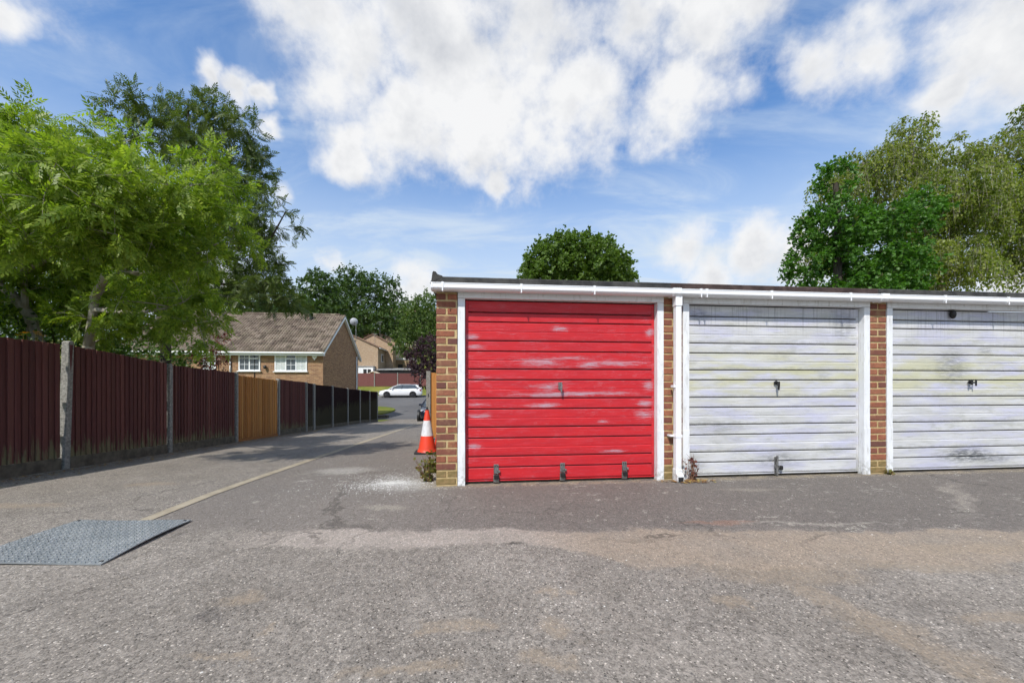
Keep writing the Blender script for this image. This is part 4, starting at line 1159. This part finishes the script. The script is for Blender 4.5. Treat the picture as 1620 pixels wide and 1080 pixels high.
# --- weeds
def weed(name, label, x, y, n, hgt, spread, seed, m=weed_m, lean=(0, 0), size=.06, stem_only=False):
    rr = np.random.default_rng(seed)
    z = ground(x, y)
    w = empty(name, (x, y, z)); tag(w, label, 'weed')
    mb = MB(); P = []; D = []
    for k in range(n):
        d = np.array([rr.normal(0, spread) + lean[0], rr.normal(0, spread * .6) + lean[1], hgt * rr.uniform(.5, 1.1)])
        b0 = np.array([rr.normal(0, spread * .4), rr.normal(0, spread * .25), 0.0])
        pts = [b0, b0 + d * .5 + (0, 0, .02), b0 + d]
        mb.tube(pts, [.004, .003, .0015], 4)
        for s in rr.random(3 if stem_only else 12):
            p_ = b0 + d * s
            P.append(p_); D.append(rr.normal(0, 1, 3) + (0, 0, .4))
            if stem_only and rr.random() < .8:
                e = p_ + rr.normal(0, .05, 3) + (0, 0, .04)
                mb.tube([p_, e], [.002, .001], 3)
    mb.build('stems', twig_m, w)
    leaves('leaves', m, P, D, size * rr.uniform(.5, 1.3, len(P)), SIMPLE_T, seed, w)
    return w
q = uv(-.47, 4.16); weed('weed', 'straggly weed at the foot of the red garage\'s corner', q.x, q.y, 18, .26, .07, 5, lean=(-.03, -.02), size=.042)
q = uv(-.46, 4.7); weed('weed', 'thin grassy weed beside the traffic cones', q.x, q.y, 16, .26, .06, 6)
q = uv(ux(1088) - .3677, 3.82); weed('weed', 'dry brown weed beside the white downpipe\'s foot', q.x, q.y, 14, .27, .045, 7, leaf_red_m, (.02, -.01), .045, True)
q = uv(ux(1405) - .3677, 3.865); weed('weed', 'tiny green weed at the foot of the rightmost brick pillar', q.x, q.y, 9, .05, .04, 8, size=.035)

# ------------------------------------------------------------------ brick house beyond the fence
def house_brick(name, c0, c1, mc, sx=1.0):
    def fn(t, p, o):
        P = obj_co(t)
        x, y, z = t.sep(P)[:3]
        q = t.n('ShaderNodeCombineXYZ', {0: t.m('ADD', x, y), 1: z}).outputs[0]
        b_ = t.n('ShaderNodeTexBrick', {'Vector': q, 'Scale': 1.0, 'Color1': c0, 'Color2': c1, 'Mortar': mc, 'Mortar Size': .006, 'Brick Width': .225, 'Row Height': .075, 'Bias': 0.0})
        c = t.mix(t.m('MULTIPLY', t.step(t.noise(t.mapping(P, scale=(1, 1, 2.5)), 4, 6, .7), .35, .65), .5), b_.outputs[0], (.20, .11, .07))
        t.put(p.inputs['Base Color'], c)
        bump(t, p, b_.outputs[1], .4, -.006)
    return mat(name, rough=.9, fn=fn, spec=.2)
hb_m = house_brick('house_brick', (.40, .235, .125), (.23, .125, .075), (.42, .33, .21))
hb2_m = house_brick('far_house_brick', (.50, .375, .25), (.42, .30, .19), (.46, .39, .30))
upvc_m = mat('upvc', (.80, .81, .82), .35)
glass_m = mat('window_glass', (.06, .075, .085), .06, 0.0, spec=.8)
curtain_m = mat('net_curtain', rough=.9, fn=vary((.44, .48, .46), (.60, .62, .60), 9, 4))
def tile_fn(t, p, o):
    rnd = t.n('ShaderNodeNewGeometry').outputs['Random Per Island']
    c = t.ramp(rnd, [(0, (.085, .064, .050)), (.5, (.155, .118, .092)), (1, (.25, .20, .155))])
    t.put(p.inputs['Base Color'], t.mix(t.m('MULTIPLY', t.step(t.noise(pos(t), 2.2, 6, .7), .4, .7), .5), c, (.17, .15, .10)))
tile_m = mat('roof_tile', rough=.9, fn=tile_fn, spec=.2)
tile_edge_m = mat('verge_mortar', rough=.9, fn=vary((.30, .25, .17), (.40, .33, .20), 7, 5), spec=.2)
hc = at(511, 604, 21.4)
hz = -1.55
house = empty('brick_house', (hc.x, hc.y, hz), TH)
tag(house, 'brown brick house with tiled gable roof and white windows beyond the fence', 'house')
HW, HD = 10.5, 6.6
he = at(0, 551, 21.4).z - hz - .02          # eaves height over its ground
rise = 2.42
walls = MB().prism([(0, 0), (HD, 0), (HD, he), (HD / 2, he + rise - .12), (0, he)], 0, -HW, 0).build('wall', hb_m, house)
# roof slabs with tile courses
pitch = math.atan2(rise, HD / 2 + .0)
OV = .28
slope_len = (HD / 2 + OV) / math.cos(pitch)
def tiled(side):
    mb = MB()
    rows, colsn = 15, 35
    x0, x1 = -HW - .15, .17
    tw = (x1 - x0) / colsn
    prof = [(0, .0), (.10, .045), (.32, .045), (.42, .0), (.55, .0), (.62, .045), (.85, .045), (.97, .0)]
    rt = random.Random(4 + side)
    for rI in range(rows):
        s0 = slope_len * rI / rows; s1 = slope_len * (rI + 1) / rows + .05
        for k in range(colsn):
            xa = x0 + k * tw
            dz0 = rt.uniform(0, .008)
            vs_ = []
            for s_, lift in ((s0, .055), (s1, .010)):
                yy = -OV + s_ * math.cos(pitch); zz = he - OV * math.tan(pitch) + s_ * math.sin(pitch) + lift + dz0
                if side: yy = HD - yy
                vs_ += [(xa + q_[0] * tw, yy, zz + q_[1]) for q_ in prof]
            n_ = len(prof)
            vs_ += [(v_[0], v_[1], v_[2] - .05) for v_ in vs_[:n_]]
            mb.add(vs_, [(i_, i_ + 1, n_ + i_ + 1, n_ + i_) for i_ in range(n_ - 1)] + [(2 * n_ + i_, 2 * n_ + i_ + 1, i_ + 1, i_) for i_ in range(n_ - 1)])
    return mb
roof = MB().prism([(-OV, he - OV * math.tan(pitch) - .03), (HD / 2, he + rise - .03), (HD + OV, he - OV * math.tan(pitch) - .03), (HD + OV, he - OV * math.tan(pitch) + .005), (HD / 2, he + rise + .005), (-OV, he - OV * math.tan(pitch) + .005)], 0, -HW - .12, .15).build('roof', tile_edge_m, house)
tag(tiled(False).build('tiles', tile_m, roof), kind='stuff')
tag(tiled(True).build('tiles', tile_m, roof), kind='stuff')
mb = MB()
for k in range(36):
    xx = -HW - .1 + k * .29
    mb.tube([(xx, HD / 2, he + rise + .045 + (k % 2) * .004), (xx + .285, HD / 2, he + rise + .045)], .10, 8)
tag(mb.build('ridge_tiles', tile_m, roof), kind='stuff')
ez = he - OV * math.tan(pitch)
MB().box(-HW - .1, .12, -OV - .02, -.02, ez - .20, ez - .035).build('soffit', upvc_m, house)
MB().box(-HW - .12, .14, -OV - .13, -OV - .022, ez - .10, ez - .015).build('gutter', upvc_m, house, .02)
# bargeboards on the visible gable
for s in (0, 1):
    y0, y1 = (-OV, HD / 2) if s == 0 else (HD + OV, HD / 2)
    mb = MB().add([(.02, y0, ez - .17), (.02, y1, he + rise - .17), (.02, y1, he + rise - .032), (.02, y0, ez - .032), (.17, y0, ez - .17), (.17, y1, he + rise - .17), (.17, y1, he + rise - .032), (.17, y0, ez - .032)],
                  [(0, 1, 2, 3), (7, 6, 5, 4), (0, 4, 5, 1), (3, 2, 6, 7), (0, 3, 7, 4), (1, 5, 6, 2)])
    mb.build('bargeboard', upvc_m, house)
fl_x = -(511 - 487) / F * 24.6 + .3
MB().lathe([(.10, .0), (.10, .38), (.13, .39), (.13, .47), (.09, .48)], 14, (-1.75, HD / 2 - .55, he + rise - .45)).build('flue', black_m, house, smooth=True)
MB().tube([(.06, HD - .55, .2), (.06, HD - .55, ez + .15)], .045, 8).build('downpipe', pvc_m, house, smooth=True)
MB().tube([(-4.85, -.06, .2), (-4.85, -.06, he - .25)], .04, 8).build('downpipe', pvc_m, house, smooth=True)
MB().tube([(-1.55 - 2.07, -.03, .2), (-1.55 - 2.07, -.03, he - .35)], .02, 6).build('cable', dark_metal_m, house)
def window(x0, x1, z0, z1, casements, name='window'):
    # casements: list of (fraction start, end, kind)
    y = -.045
    w = MB().box(x0, x1, y, -.003, z0, z0 + .06).box(x0, x1, y, -.003, z1 - .06, z1).box(x0, x0 + .06, y, -.003, z0 + .0605, z1 - .0605).box(x1 - .06, x1, y, -.003, z0 + .0605, z1 - .0605).build(name, upvc_m, house)
    MB().box(x0 - .06, x1 + .06, -.11, -.004, z0 - .06, z0 - .003).build('sill', upvc_m, w, .01)
    a = x0 + .06; b = x1 - .06
    for (f0, f1, kind) in casements:
        c0, c1 = a + (b - a) * f0, a + (b - a) * f1
        MB().box(c0 + .002, c1 - .002, -.020, -.012, z0 + .062, z1 - .062).build('pane', glass_m if kind != 'curtain' else curtain_m, w)
        if f0 > 0:
            MB().box(c0 - .03, c0 + .03, y + .004, -.021, z0 + .062, z1 - .062).build('mullion', upvc_m, w)
        mb = MB()
        if kind == 'vent':
            zt = z1 - .062 - .30
            MB().box(c0 + .034, c1 - .034, y - .02, -.021, zt - .04, zt + .02).box(c0 + .034, c1 - .034, y - .02, -.021, z1 - .12, z1 - .066).build('vent_frame', upvc_m, w)
            z_l = [z0 + (zt - z0) * .5]
        else:
            z_l = [z0 + (z1 - z0) * .33, z0 + (z1 - z0) * .66]
        for zz in z_l:
            mb.box(c0 + .034, c1 - .034, -.030, -.0205, zz - .010, zz + .010)
        xm = (c0 + c1) / 2
        mb.box(xm - .010, xm + .010, -.0335, -.0305, z0 + .062, z1 - .062 - (.34 if kind == 'vent' else 0))
        mb.build('glazing_bar', upvc_m, w)
    return w
def hx_(px): # along the facade from the corner
    r_ = (px - 810) / F
    return (r_ * hc.y - hc.x) / (CU - SU * r_)
zz0, zz1 = at(0, 587, 21.3).z - hz, at(0, 557, 21.3).z - hz
window(hx_(435), hx_(486), zz0, zz1, [(0, .33, 'curtain'), (.33, .67, 'vent'), (.67, 1, 'curtain')])
window(hx_(378), hx_(412), zz0 + .02, zz1, [(0, .5, 'glass'), (.5, 1, 'vent')])
window(hx_(322), hx_(342), zz0 - .9, zz1 - .25, [(0, 1, 'curtain')], 'glazed_door')
# alarm box, wall lamp
ax = hx_(498)
MB().prism([(ax - .11, zz1 - .12), (ax - .13, zz1 - .27), (ax, zz1 - .46), (ax + .13, zz1 - .27), (ax + .11, zz1 - .12)], 1, -.07, -.003).build('alarm_box', upvc_m, house, .01)
ax = hx_(421)
MB().lathe([(.05, 0), (.09, .10), (.06, .2)], 10, (ax, -.12, zz1 - .95)).box(ax - .02, ax + .02, -.10, -.004, zz1 - .90, zz1 - .86).build('wall_lamp', dark_metal_m, house)
# satellite dish on the far end of the gable
dz_ = at(560, 509, 26.5)
ld = Matrix.Rotation(-TH, 3, 'Z') @ (dz_ - Vector((hc.x, hc.y, hz)))
dish = MB().lathe([(.02, .0), (.12, .015), (.21, .05), (.26, .09), (.265, .09), (.22, .045), (.12, .005), (.02, -.012)], 20, (0, 0, 0), 'y').build('satellite_dish', mat('dish_grey', (.42, .43, .46), .5), house, smooth=True)
dish.location = ld
dish.rotation_euler = (.25, 0, .35)
MB().tube([(ld.x + .12, ld.y + .05, ld.z - 1.35), (ld.x + .12, ld.y + .05, ld.z - .1), (ld.x, ld.y + .0, ld.z)], .025, 6).box(ld.x - .55, ld.x + .13, ld.y + .02, ld.y + .08, ld.z - 1.37, ld.z - 1.31).build('dish_pole', metal_m, house)

# ------------------------------------------------------------------ cars
tyre_m = mat('tyre', (.012, .012, .013), .85)
rim_m = mat('dark_rim', (.05, .05, .055), .35, .7)
lamp_m = mat('lamp_glass', (.55, .57, .60), .1, .3)
tail_m = mat('tail_lamp', (.30, .01, .012), .2)
cglass_m = mat('car_glass', (.05, .06, .07), .05, 0.0, spec=.9)
trim_m = mat('black_trim', (.012, .012, .013), .5)
chrome_m = mat('chrome', (.6, .6, .62), .15, 1.0)
def car(label, loc, rz, paint, group='parked cars'):
    c = empty('parked_car', loc, rz); tag(c, label, 'car', group)
    L = 4.75
    # x: front at +L/2
    def X(s): return L / 2 - s
    st = [(0, .30, .58, .60), (.06, .24, .68, .72), (.22, .21, .735, .83), (.6, .20, .83, .89), (1.15, .20, .915, .91), (2.0, .20, .965, .915), (3.0, .20, .985, .915), (3.9, .20, 1.01, .91), (4.4, .23, 1.01, .88), (4.66, .27, .95, .82), (4.75, .34, .86, .72)]
    mb = MB(); vs_ = []
    for s, zb, zt, w in st:
        hgt = zt - zb
        half = [(0, zb), (w * .90, zb), (w * .985, zb + hgt * .18), (w, zb + hgt * .45), (w * .985, zb + hgt * .78), (w * .93, zt - .015), (w * .80, zt + .01), (0, zt + .03)]
        full = half + [(-a, b) for a, b in half[-2:0:-1]]
        vs_.append([(X(s), a, b) for a, b in full])
    n = len(vs_[0])
    flat = [v for r_ in vs_ for v in r_]
    fs_ = []
    for i in range(len(vs_) - 1):
        for k in range(n):
            fs_.append((i * n + k, i * n + (k + 1) % n, (i + 1) * n + (k + 1) % n, (i + 1) * n + k))
    fs_.append(tuple(range(n))); fs_.append(tuple((len(vs_) - 1) * n + k for k in range(n))[::-1])
    body = mb.add(flat, fs_).build('body', paint, c, smooth=True)
    # cabin
    gs = [(1.15, .93, .86, .80), (1.55, 1.17, .85, .72), (2.05, 1.385, .84, .63), (2.5, 1.45, .84, .62), (3.3, 1.45, .84, .62), (4.05, 1.40, .83, .60), (4.35, 1.30, .82, .62), (4.66, .95, .80, .72)]
    flat = []
    for s, zt, wb, wt in gs:
        flat += [(X(s), wb, .90), (X(s), wt, zt - .03), (X(s), wt * .8, zt), (X(s), -wt * .8, zt), (X(s), -wt, zt - .03), (X(s), -wb, .90)]
    fs_ = []
    for i in range(len(gs) - 1):
        for k in range(6):
            fs_.append((i * 6 + k, i * 6 + (k + 1) % 6, (i + 1) * 6 + (k + 1) % 6, (i + 1) * 6 + k))
    fs_ += [tuple(range(6)), tuple(range(42, 48))[::-1]]
    MB().add(flat, fs_).build('window_glass', cglass_m, c, smooth=True)
    rs = gs[2:7]; flat = []
    for s, zt, wb, wt in rs:
        flat += [(X(s), wt + .012, zt - .045), (X(s), wt * .82, zt + .012), (X(s), 0, zt + .028), (X(s), -wt * .82, zt + .012), (X(s), -wt - .012, zt - .045)]
    fs_ = [(i * 5 + k, i * 5 + k + 1, i * 5 + 6 + k, i * 5 + 5 + k) for i in range(len(rs) - 1) for k in range(4)]
    MB().add(flat, fs_).build('roof', paint, c, smooth=True)
    for sg in (-1, 1):
        MB().tube([(X(1.12), sg * .85, .92), (X(1.58), sg * .735, 1.18), (X(2.07), sg * .645, 1.38)], .04, 6).build('windscreen_pillar', paint, c)
        MB().tube([(X(4.12), sg * .63, 1.36), (X(4.38), sg * .71, 1.12), (X(4.62), sg * .79, .94)], .10, 6).build('rear_pillar', paint, c)
        MB().tube([(X(2.55), sg * .848, .93), (X(2.62), sg * .64, 1.415)], .03, 5).build('door_pillar', trim_m, c)
        MB().tube([(X(2.0), sg * .60, 1.445), (X(4.1), sg * .58, 1.435)], .016, 5).build('roof_rail', chrome_m, c)
        MB().box(X(1.62), X(1.45), min(sg * .86, sg * 1.04), max(sg * .86, sg * 1.04), .93, 1.06).build('mirror', paint, c, .03)
        MB().box(X(.42), X(.07), min(sg * .50, sg * .80), max(sg * .50, sg * .80), .60, .71).build('headlight', lamp_m, c, .03)
        MB().box(X(4.72), X(4.50), min(sg * .58, sg * .86), max(sg * .58, sg * .86), .72, .86).build('tail_light', tail_m, c, .03)
        MB().box(X(3.6), X(1.3), min(sg * .80, sg * .9), max(sg * .80, sg * .9), .165, .235).build('side_skirt', trim_m, c, .01)
        MB().box(X(2.45), X(2.27), min(sg * .915, sg * .935), max(sg * .915, sg * .935), .77, .80).build('door_handle', paint, c, .005)
        for s in (.93, 3.78):
            MB().lathe([(.385, -.12), (.385, .0)], 26, (X(s), sg * .917, .325), 'y').build('wheel_arch', trim_m, c)
            wy = sg * .83
            wh = MB().lathe([(.22, -.10), (.30, -.105), (.325, -.07), (.325, .07), (.30, .105), (.22, .10)], 26, (X(s), wy, .325), 'y').build('wheel', tyre_m, c, smooth=True)
            MB().lathe([(.21, -.112), (.21, .112)], 20, (X(s), wy, .325), 'y').build('rim', rim_m, wh)
            sp = MB()
            for k in range(5):
                a = k * 2 * math.pi / 5
                sp.tube([(X(s), wy + sg * .114, .325), (X(s) + .2 * math.cos(a), wy + sg * .114, .325 + .2 * math.sin(a))], .025, 4)
            sp.build('spokes', rim_m, wh)
    MB().box(X(.02), X(-.012), -.45, .45, .42, .62).build('grille', trim_m, c, .02)
    MB().box(X(.05), X(-.005), -.70, .70, .22, .33).build('lower_grille', trim_m, c, .02)
    MB().box(X(-.0125), X(-.020), -.26, .26, .40, .50).build('number_plate', upvc_m, c)
    MB().tube([(X(-.014), -.46, .625), (X(-.014), .46, .625)], .012, 5).build('grille_strip', chrome_m, c)
    return c
def carpaint(name, c_, metal=.0):
    m = mat(name, c_, .25, metal)
    p_ = [n for n in m.node_tree.nodes if n.type == 'BSDF_PRINCIPLED'][0]
    p_.inputs['Coat Weight'].default_value = .8
    return m
q = uv(-8.15, 44.6)
car('white estate car parked side-on across the far end of the drive', (q.x, q.y, gh(44.6) + .01), TH + math.pi + .02, carpaint('white_car_paint', (.80, .80, .81)))
q = uv(-2.25, 24.4)
car('dark blue car facing up the drive, half hidden behind the traffic cone', (q.x, q.y, gh(24.2) + .01), TH - math.pi / 2 + .03, carpaint('dark_car_paint', (.012, .016, .028), .2))
dcar = bpy.data.objects['parked_car.001']
dcar.rotation_euler[1] = -.055           # noses uphill with the drive

# ------------------------------------------------------------------ far fence along the verge
ff = empty('verge_fence', uv(-40, 51.2, gh(51.2)), TH)
tag(ff, 'faded maroon fence with pale posts on the grass bank behind the white car', 'fence')
fw = 2.95
rw = random.Random(9)
ox = (at(595, 604, 50.4).x * CU + at(595, 604, 50.4).y * SU) + 40
k0 = ox % fw
for k in range(16):
    x0 = k0 + k * fw
    MB().box(x0 - .06, x0 + .06, -.10, .04, -.2, 1.86).build('post', conc_m, ff, .01)
    mb = MB()
    for b_ in range(24):
        xa = x0 + .065 + b_ * .1175
        mb.box(xa, xa + .1165, -.012 - rw.uniform(0, .02), .012, .04, 1.75 + rw.uniform(-.012, .012))
    mb.build('fence_panel', far_maroon_m, ff)
q = at(606, 658, 27.6)
kb = MB().box(-.45, .45, -.3, .3, -.1, .22).build('planter_edge', gravel_m, None, .03, loc=(q.x - .1, q.y, ground(q.x, q.y)), rz=TH)
tag(kb, 'low dark edging block beyond the end of the dark brown fence', 'edging')

# ------------------------------------------------------------------ far terraced houses
far_roof_m = mat('far_roof_tile', rough=.9, fn=vary((.20, .12, .085), (.28, .18, .125), 3, 5), spec=.2)  # plain brown tile colour of the far roofs
hill_wall_m = mat('pale_render', rough=.9, fn=vary((.55, .46, .34), (.62, .53, .40), 2, 4))
def gable_house(name, label, apex, eave, Y, depth, wall_m, windows=(), cat='house', group=None, roof_m=None, sym=True):
    """gable end towards the camera; apex and right eave given where the photo shows them"""
    a = at(*apex, Y); e = at(*eave, Y)
    u_a, v_a = to_uv(a.x, a.y); u_e, _ = to_uv(e.x, e.y)
    gz = gh(v_a) - .2
    h = empty(name, uv(u_a, v_a, gz), TH); tag(h, label, cat, group)
    w = u_e - u_a
    za, ze = a.z - gz, e.z - gz
    MB().prism([(-w, 0), (w, 0), (w, ze), (0, za), (-w, ze)], 1, 0, depth).build('wall', wall_m, h)
    t_ = .12
    ov = .18
    sl = (za - ze) / w
    for s in (-1, 1):
        r_ = MB().add([(0, -ov, za + .02), (s * (w + .25), -ov, ze - .25 * sl + .02), (s * (w + .25), depth + ov, ze - .25 * sl + .02), (0, depth + ov, za + .02),
                  (0, -ov, za + .02 + t_), (s * (w + .25), -ov, ze - .25 * sl + .02 + t_), (s * (w + .25), depth + ov, ze - .25 * sl + .02 + t_), (0, depth + ov, za + .02 + t_)],
                 [(0, 1, 2, 3), (7, 6, 5, 4), (0, 4, 5, 1), (1, 5, 6, 2), (2, 6, 7, 3), (3, 7, 4, 0)]).build('roof', roof_m or far_roof_m, h)
        MB().box(s * (w + .31) - .06, s * (w + .31) + .06, -ov, depth + ov, ze - .25 * sl - .06, ze - .25 * sl + .06).build('gutter', upvc_m, r_)
    for (wx, wz, ww, wh) in windows:
        f_ = MB().box(w + .002, w + .05, wx, wx + ww, wz, wz + wh).build('window', upvc_m, h)
        MB().box(w + .051, w + .06, wx + .08, wx + ww - .08, wz + .08, wz + wh - .08).build('pane', glass_m, f_)
    return h, w, za, ze
gr = 'staggered terraced houses on the far bank'
hA = gable_house('terraced_house', 'nearest of the far buff brick houses, just right of the brown brick house', (558, 531), (597, 549), 56, 9, hb2_m, [(2, 3.2, 1.2, 1.2)], group=gr)
hB = gable_house('terraced_house', 'middle far buff brick gable house with tall aerial on its roof', (590, 529), (621, 546), 61, 9, hb2_m, [(2, 3.6, 1.2, 1.2), (4.5, 3.6, 1, 1.2)], group=gr)
hC = gable_house('terraced_house', 'farthest buff brick house, its roof line just above the middle one', (594, 524), (633, 543), 69, 9, hb2_m, [(1.5, 4.2, 1.2, 1.2), (4, 4.2, 1, 1.2)], group=gr)
for (h_, xx, top_) in ((hB, .75, 2.7), (hA, 2.8, 1.8), (hB, 2.5, .9)):
    zb = h_[2] - abs(xx) * (h_[2] - h_[3]) / h_[1]
    MB().tube([(xx, 1.5, zb), (xx, 1.5, zb + top_)], .035, 5).box(xx - .35, xx + .35, 1.48, 1.52, zb + top_ - .06, zb + top_).box(xx - .22, xx + .22, 1.46, 1.54, zb + top_ - .35, zb + top_ - .31).build('aerial', metal_m, h_[0])
# flat-roofed block
a = at(621, 566, 64); b_ = at(651, 566, 64)
ua, va = to_uv(a.x, a.y); ub, _ = to_uv(b_.x, b_.y)
gz = gh(va)
fb = empty('flat_roofed_building', uv(ua, va, gz), TH); tag(fb, 'low buff brick block with white roof edge right of the terraced houses', 'building')
box('wall', (0, ub - ua, 0, 5, -.3, a.z - gz - .3), hb2_m, fb)
box('roof_edge', (-.15, ub - ua + .15, -.15, 5.1, a.z - gz - .298, a.z - gz), upvc_m, fb)
for k in range(2):
    w_ = box('window', (.9 + k * 1.4, 1.7 + k * 1.4, -.04, -.003, .9, 1.6), trim_m, fb)
# row of garages with grey flat roofs behind the far fence
a = at(596, 582, 55.5); b_ = at(653, 582, 55.5)
ua, va = to_uv(a.x, a.y); ub, _ = to_uv(b_.x, b_.y)
gz = gh(va)
fg = empty('flat_roofed_garages', uv(ua, va, gz), TH); tag(fg, 'row of grey flat-roofed garages just behind the far maroon fence', 'garage')
ht = a.z - gz
box('wall', (0, ub - ua, 0, 6, -.3, ht - .32), trim_m, fg)
grey_roof_m = mat('grey_flat_roof', rough=.9, fn=vary((.22, .22, .225), (.36, .36, .36), 1.5, 5))
n_ = 5
for k in range(n_):
    x0 = (ub - ua) * k / n_; x1 = (ub - ua) * (k + 1) / n_ - .04
    MB().prism([(-.25, ht - .30), (6.2, ht + .12), (6.2, ht + .22), (-.25, ht - .18)], 0, x0, x1).build('roof', grey_roof_m, fg)
a = at(590, 588, 53.5)
gz = ground(a.x, a.y)
sh = empty('garden_shed', (a.x, a.y, gz), TH); tag(sh, 'small shed with pale sloping roof behind the far maroon fence', 'shed')
zt = a.z - gz
MB().prism([(-1.1, 0), (1.1, 0), (1.1, zt - .5), (0, zt), (-1.1, zt - .5)], 1, 0, 2.2).build('wall', orange_m, sh)
for s in (-1, 1):
    MB().add([(0, -.15, zt + .02), (s * 1.35, -.15, zt - .60), (s * 1.35, 2.35, zt - .60), (0, 2.35, zt + .02), (0, -.15, zt + .10), (s * 1.35, -.15, zt - .52), (s * 1.35, 2.35, zt - .52), (0, 2.35, zt + .10)],
             [(0, 1, 2, 3), (7, 6, 5, 4), (0, 4, 5, 1), (1, 5, 6, 2), (2, 6, 7, 3), (3, 7, 4, 0)]).build('roof', hill_wall_m, sh)
a = at(572, 580, 55)
gz = ground(a.x, a.y)
cv = empty('white_outbuilding', (a.x, a.y, gz), TH); tag(cv, 'white outbuilding with small windows behind the far maroon fence', 'outbuilding')
box('wall', (-1.0, 1.6, 0, 3, 0, a.z - gz), upvc_m, cv)
box('roof', (-1.1, 1.7, -.1, 3.1, a.z - gz + .002, a.z - gz + .12), grey_roof_m, cv)
for k in range(2):
    w_ = box('window', (.25 + k * .6, .72 + k * .6, -.03, -.002, a.z - gz - 1.0, a.z - gz - .35), trim_m, cv)
# house up the hill among the trees
a = at(636, 497, 108)
gz = ground(a.x, a.y) - .5
hh = empty('hillside_house', (a.x, a.y, gz), TH); tag(hh, 'pale house high on the wooded hill behind the trees', 'house')
zt = a.z - gz
box('wall', (-4, 7, 0, 7, -4, zt), hill_wall_m, hh)
MB().prism([(-.4, zt + .002), (7.4, zt + .002), (3.5, zt + 2.4)], 0, -4.3, 7.3).build('roof', far_roof_m, hh)
for k in range(4):
    for j in range(2):
        w_ = box('window', (-3.2 + k * 2.6, -1.8 + k * 2.6, -.06, -.003, zt - 1.8 - j * 2.8, zt - .5 - j * 2.8), upvc_m, hh)
        box('pane', (-3.1 + k * 2.6, -1.9 + k * 2.6, -.075, -.0605, zt - 1.7 - j * 2.8, zt - .6 - j * 2.8), glass_m, w_)

# ------------------------------------------------------------------ far trees
def far_tree(name, label, px, Y, ells, n, size, leafm, seed, r0=.3, shell=.5, group='trees on the far hill', T=SIMPLE_T):
    E2 = [E_(x, y, Y + dy, rx, rz) for (x, y, dy, rx, rz) in ells]
    b_ = base_at(px, Y)
    zt = E2[0][0][2]
    tr = [(b_[0], b_[1], b_[2] + (zt - b_[2]) * s) for s in (.3, .6, .95)]
    sp = np.mean([e[1][0] for e in E2]) * .26
    return tree(name, label, 'tree', b_, tr, r0, E2, n, sp, 60, sp * .85, size, T, leafm, dark_bark_m, seed, group=group, shell=shell)
far_tree('deciduous_tree', 'airy green tree rising behind the tiled house roof', 503, 60, [(505, 475, 0, 3.2, 3.8), (500, 440, 0, 2.2, 1.5), (485, 485, 1, 2.2, 2.5), (520, 490, -1, 2.5, 3.0), (505, 520, 0, 4, 3)], 210, .42, leaf_far_m, 101)
far_tree('deciduous_tree', 'largest dark green tree on the hill, above the terraced houses', 575, 74, [(575, 480, 0, 5.5, 5), (560, 445, 0, 4, 2.3), (605, 460, 0, 3.6, 3.2), (545, 470, 1, 4, 4), (590, 515, -2, 6, 4), (620, 490, 0, 2.2, 3.4)], 330, .45, leaf_far_m, 102, .4)
far_tree('deciduous_tree', 'paler green tree between the dark hill tree and the garage', 668, 60, [(672, 510, 0, 3.8, 4.4), (690, 490, 1, 3.5, 3.2), (650, 540, 0, 2.8, 3), (700, 530, 0, 4, 4)], 240, .36, leaf_pale_m, 103)
far_tree('deciduous_tree', 'dark bushy tree behind the roof of the brown brick house', 440, 44, [(440, 475, 0, 2.6, 2.4), (420, 490, 0, 2.5, 2), (465, 490, 0, 1.8, 1.6), (395, 480, 0, 2.4, 2.2)], 180, .30, leaf_far_m, 104, .25)
far_tree('deciduous_tree', 'dark tree glimpsed through the ash branches left of the brick house', 250, 34, [(250, 450, 0, 3.5, 3.0), (180, 480, 0, 3.5, 3), (320, 470, 0, 3, 2.6)], 190, .28, leaf_far_m, 105, .25)
far_tree('deciduous_tree', 'dark tree glimpsed through the leaves above the left end of the fence', 60, 26, [(60, 460, 0, 3.5, 3.0), (-60, 470, 0, 3.5, 3), (130, 500, 0, 2.6, 2.2)], 190, .24, leaf_far_m, 106, .25)
for k, (px, Y, lb) in enumerate([(530, 96, 'hill tree whose top shows between the airy tree and the big dark one'), (640, 92, 'hill tree filling the gap above the terraced houses'), (720, 95, 'hill tree directly behind the brick garage corner'), (440, 100, 'hill tree low behind the ash branch tips')]):
    far_tree('deciduous_tree', lb, px, Y, [(px, 500 + 6 * k, 0, 5.5, 5), (px - 25, 520, 0, 5, 4.5), (px + 25, 520, 1, 5, 4.5)], 170, .6, leaf_far_m, 110 + k, .35)
far_tree('plum_tree', 'purple-leaved tree overhanging the parked cars beside the garage corner', 688, 34, [(682, 555, 0, 1.6, 1.3), (665, 575, 0, 1.4, 1.2), (690, 590, 0, 1.4, 1.5), (672, 603, 0, .75, .6), (655, 560, 0, .8, .5)], 130, .17, leaf_purple_m, 120, .12, group=None)
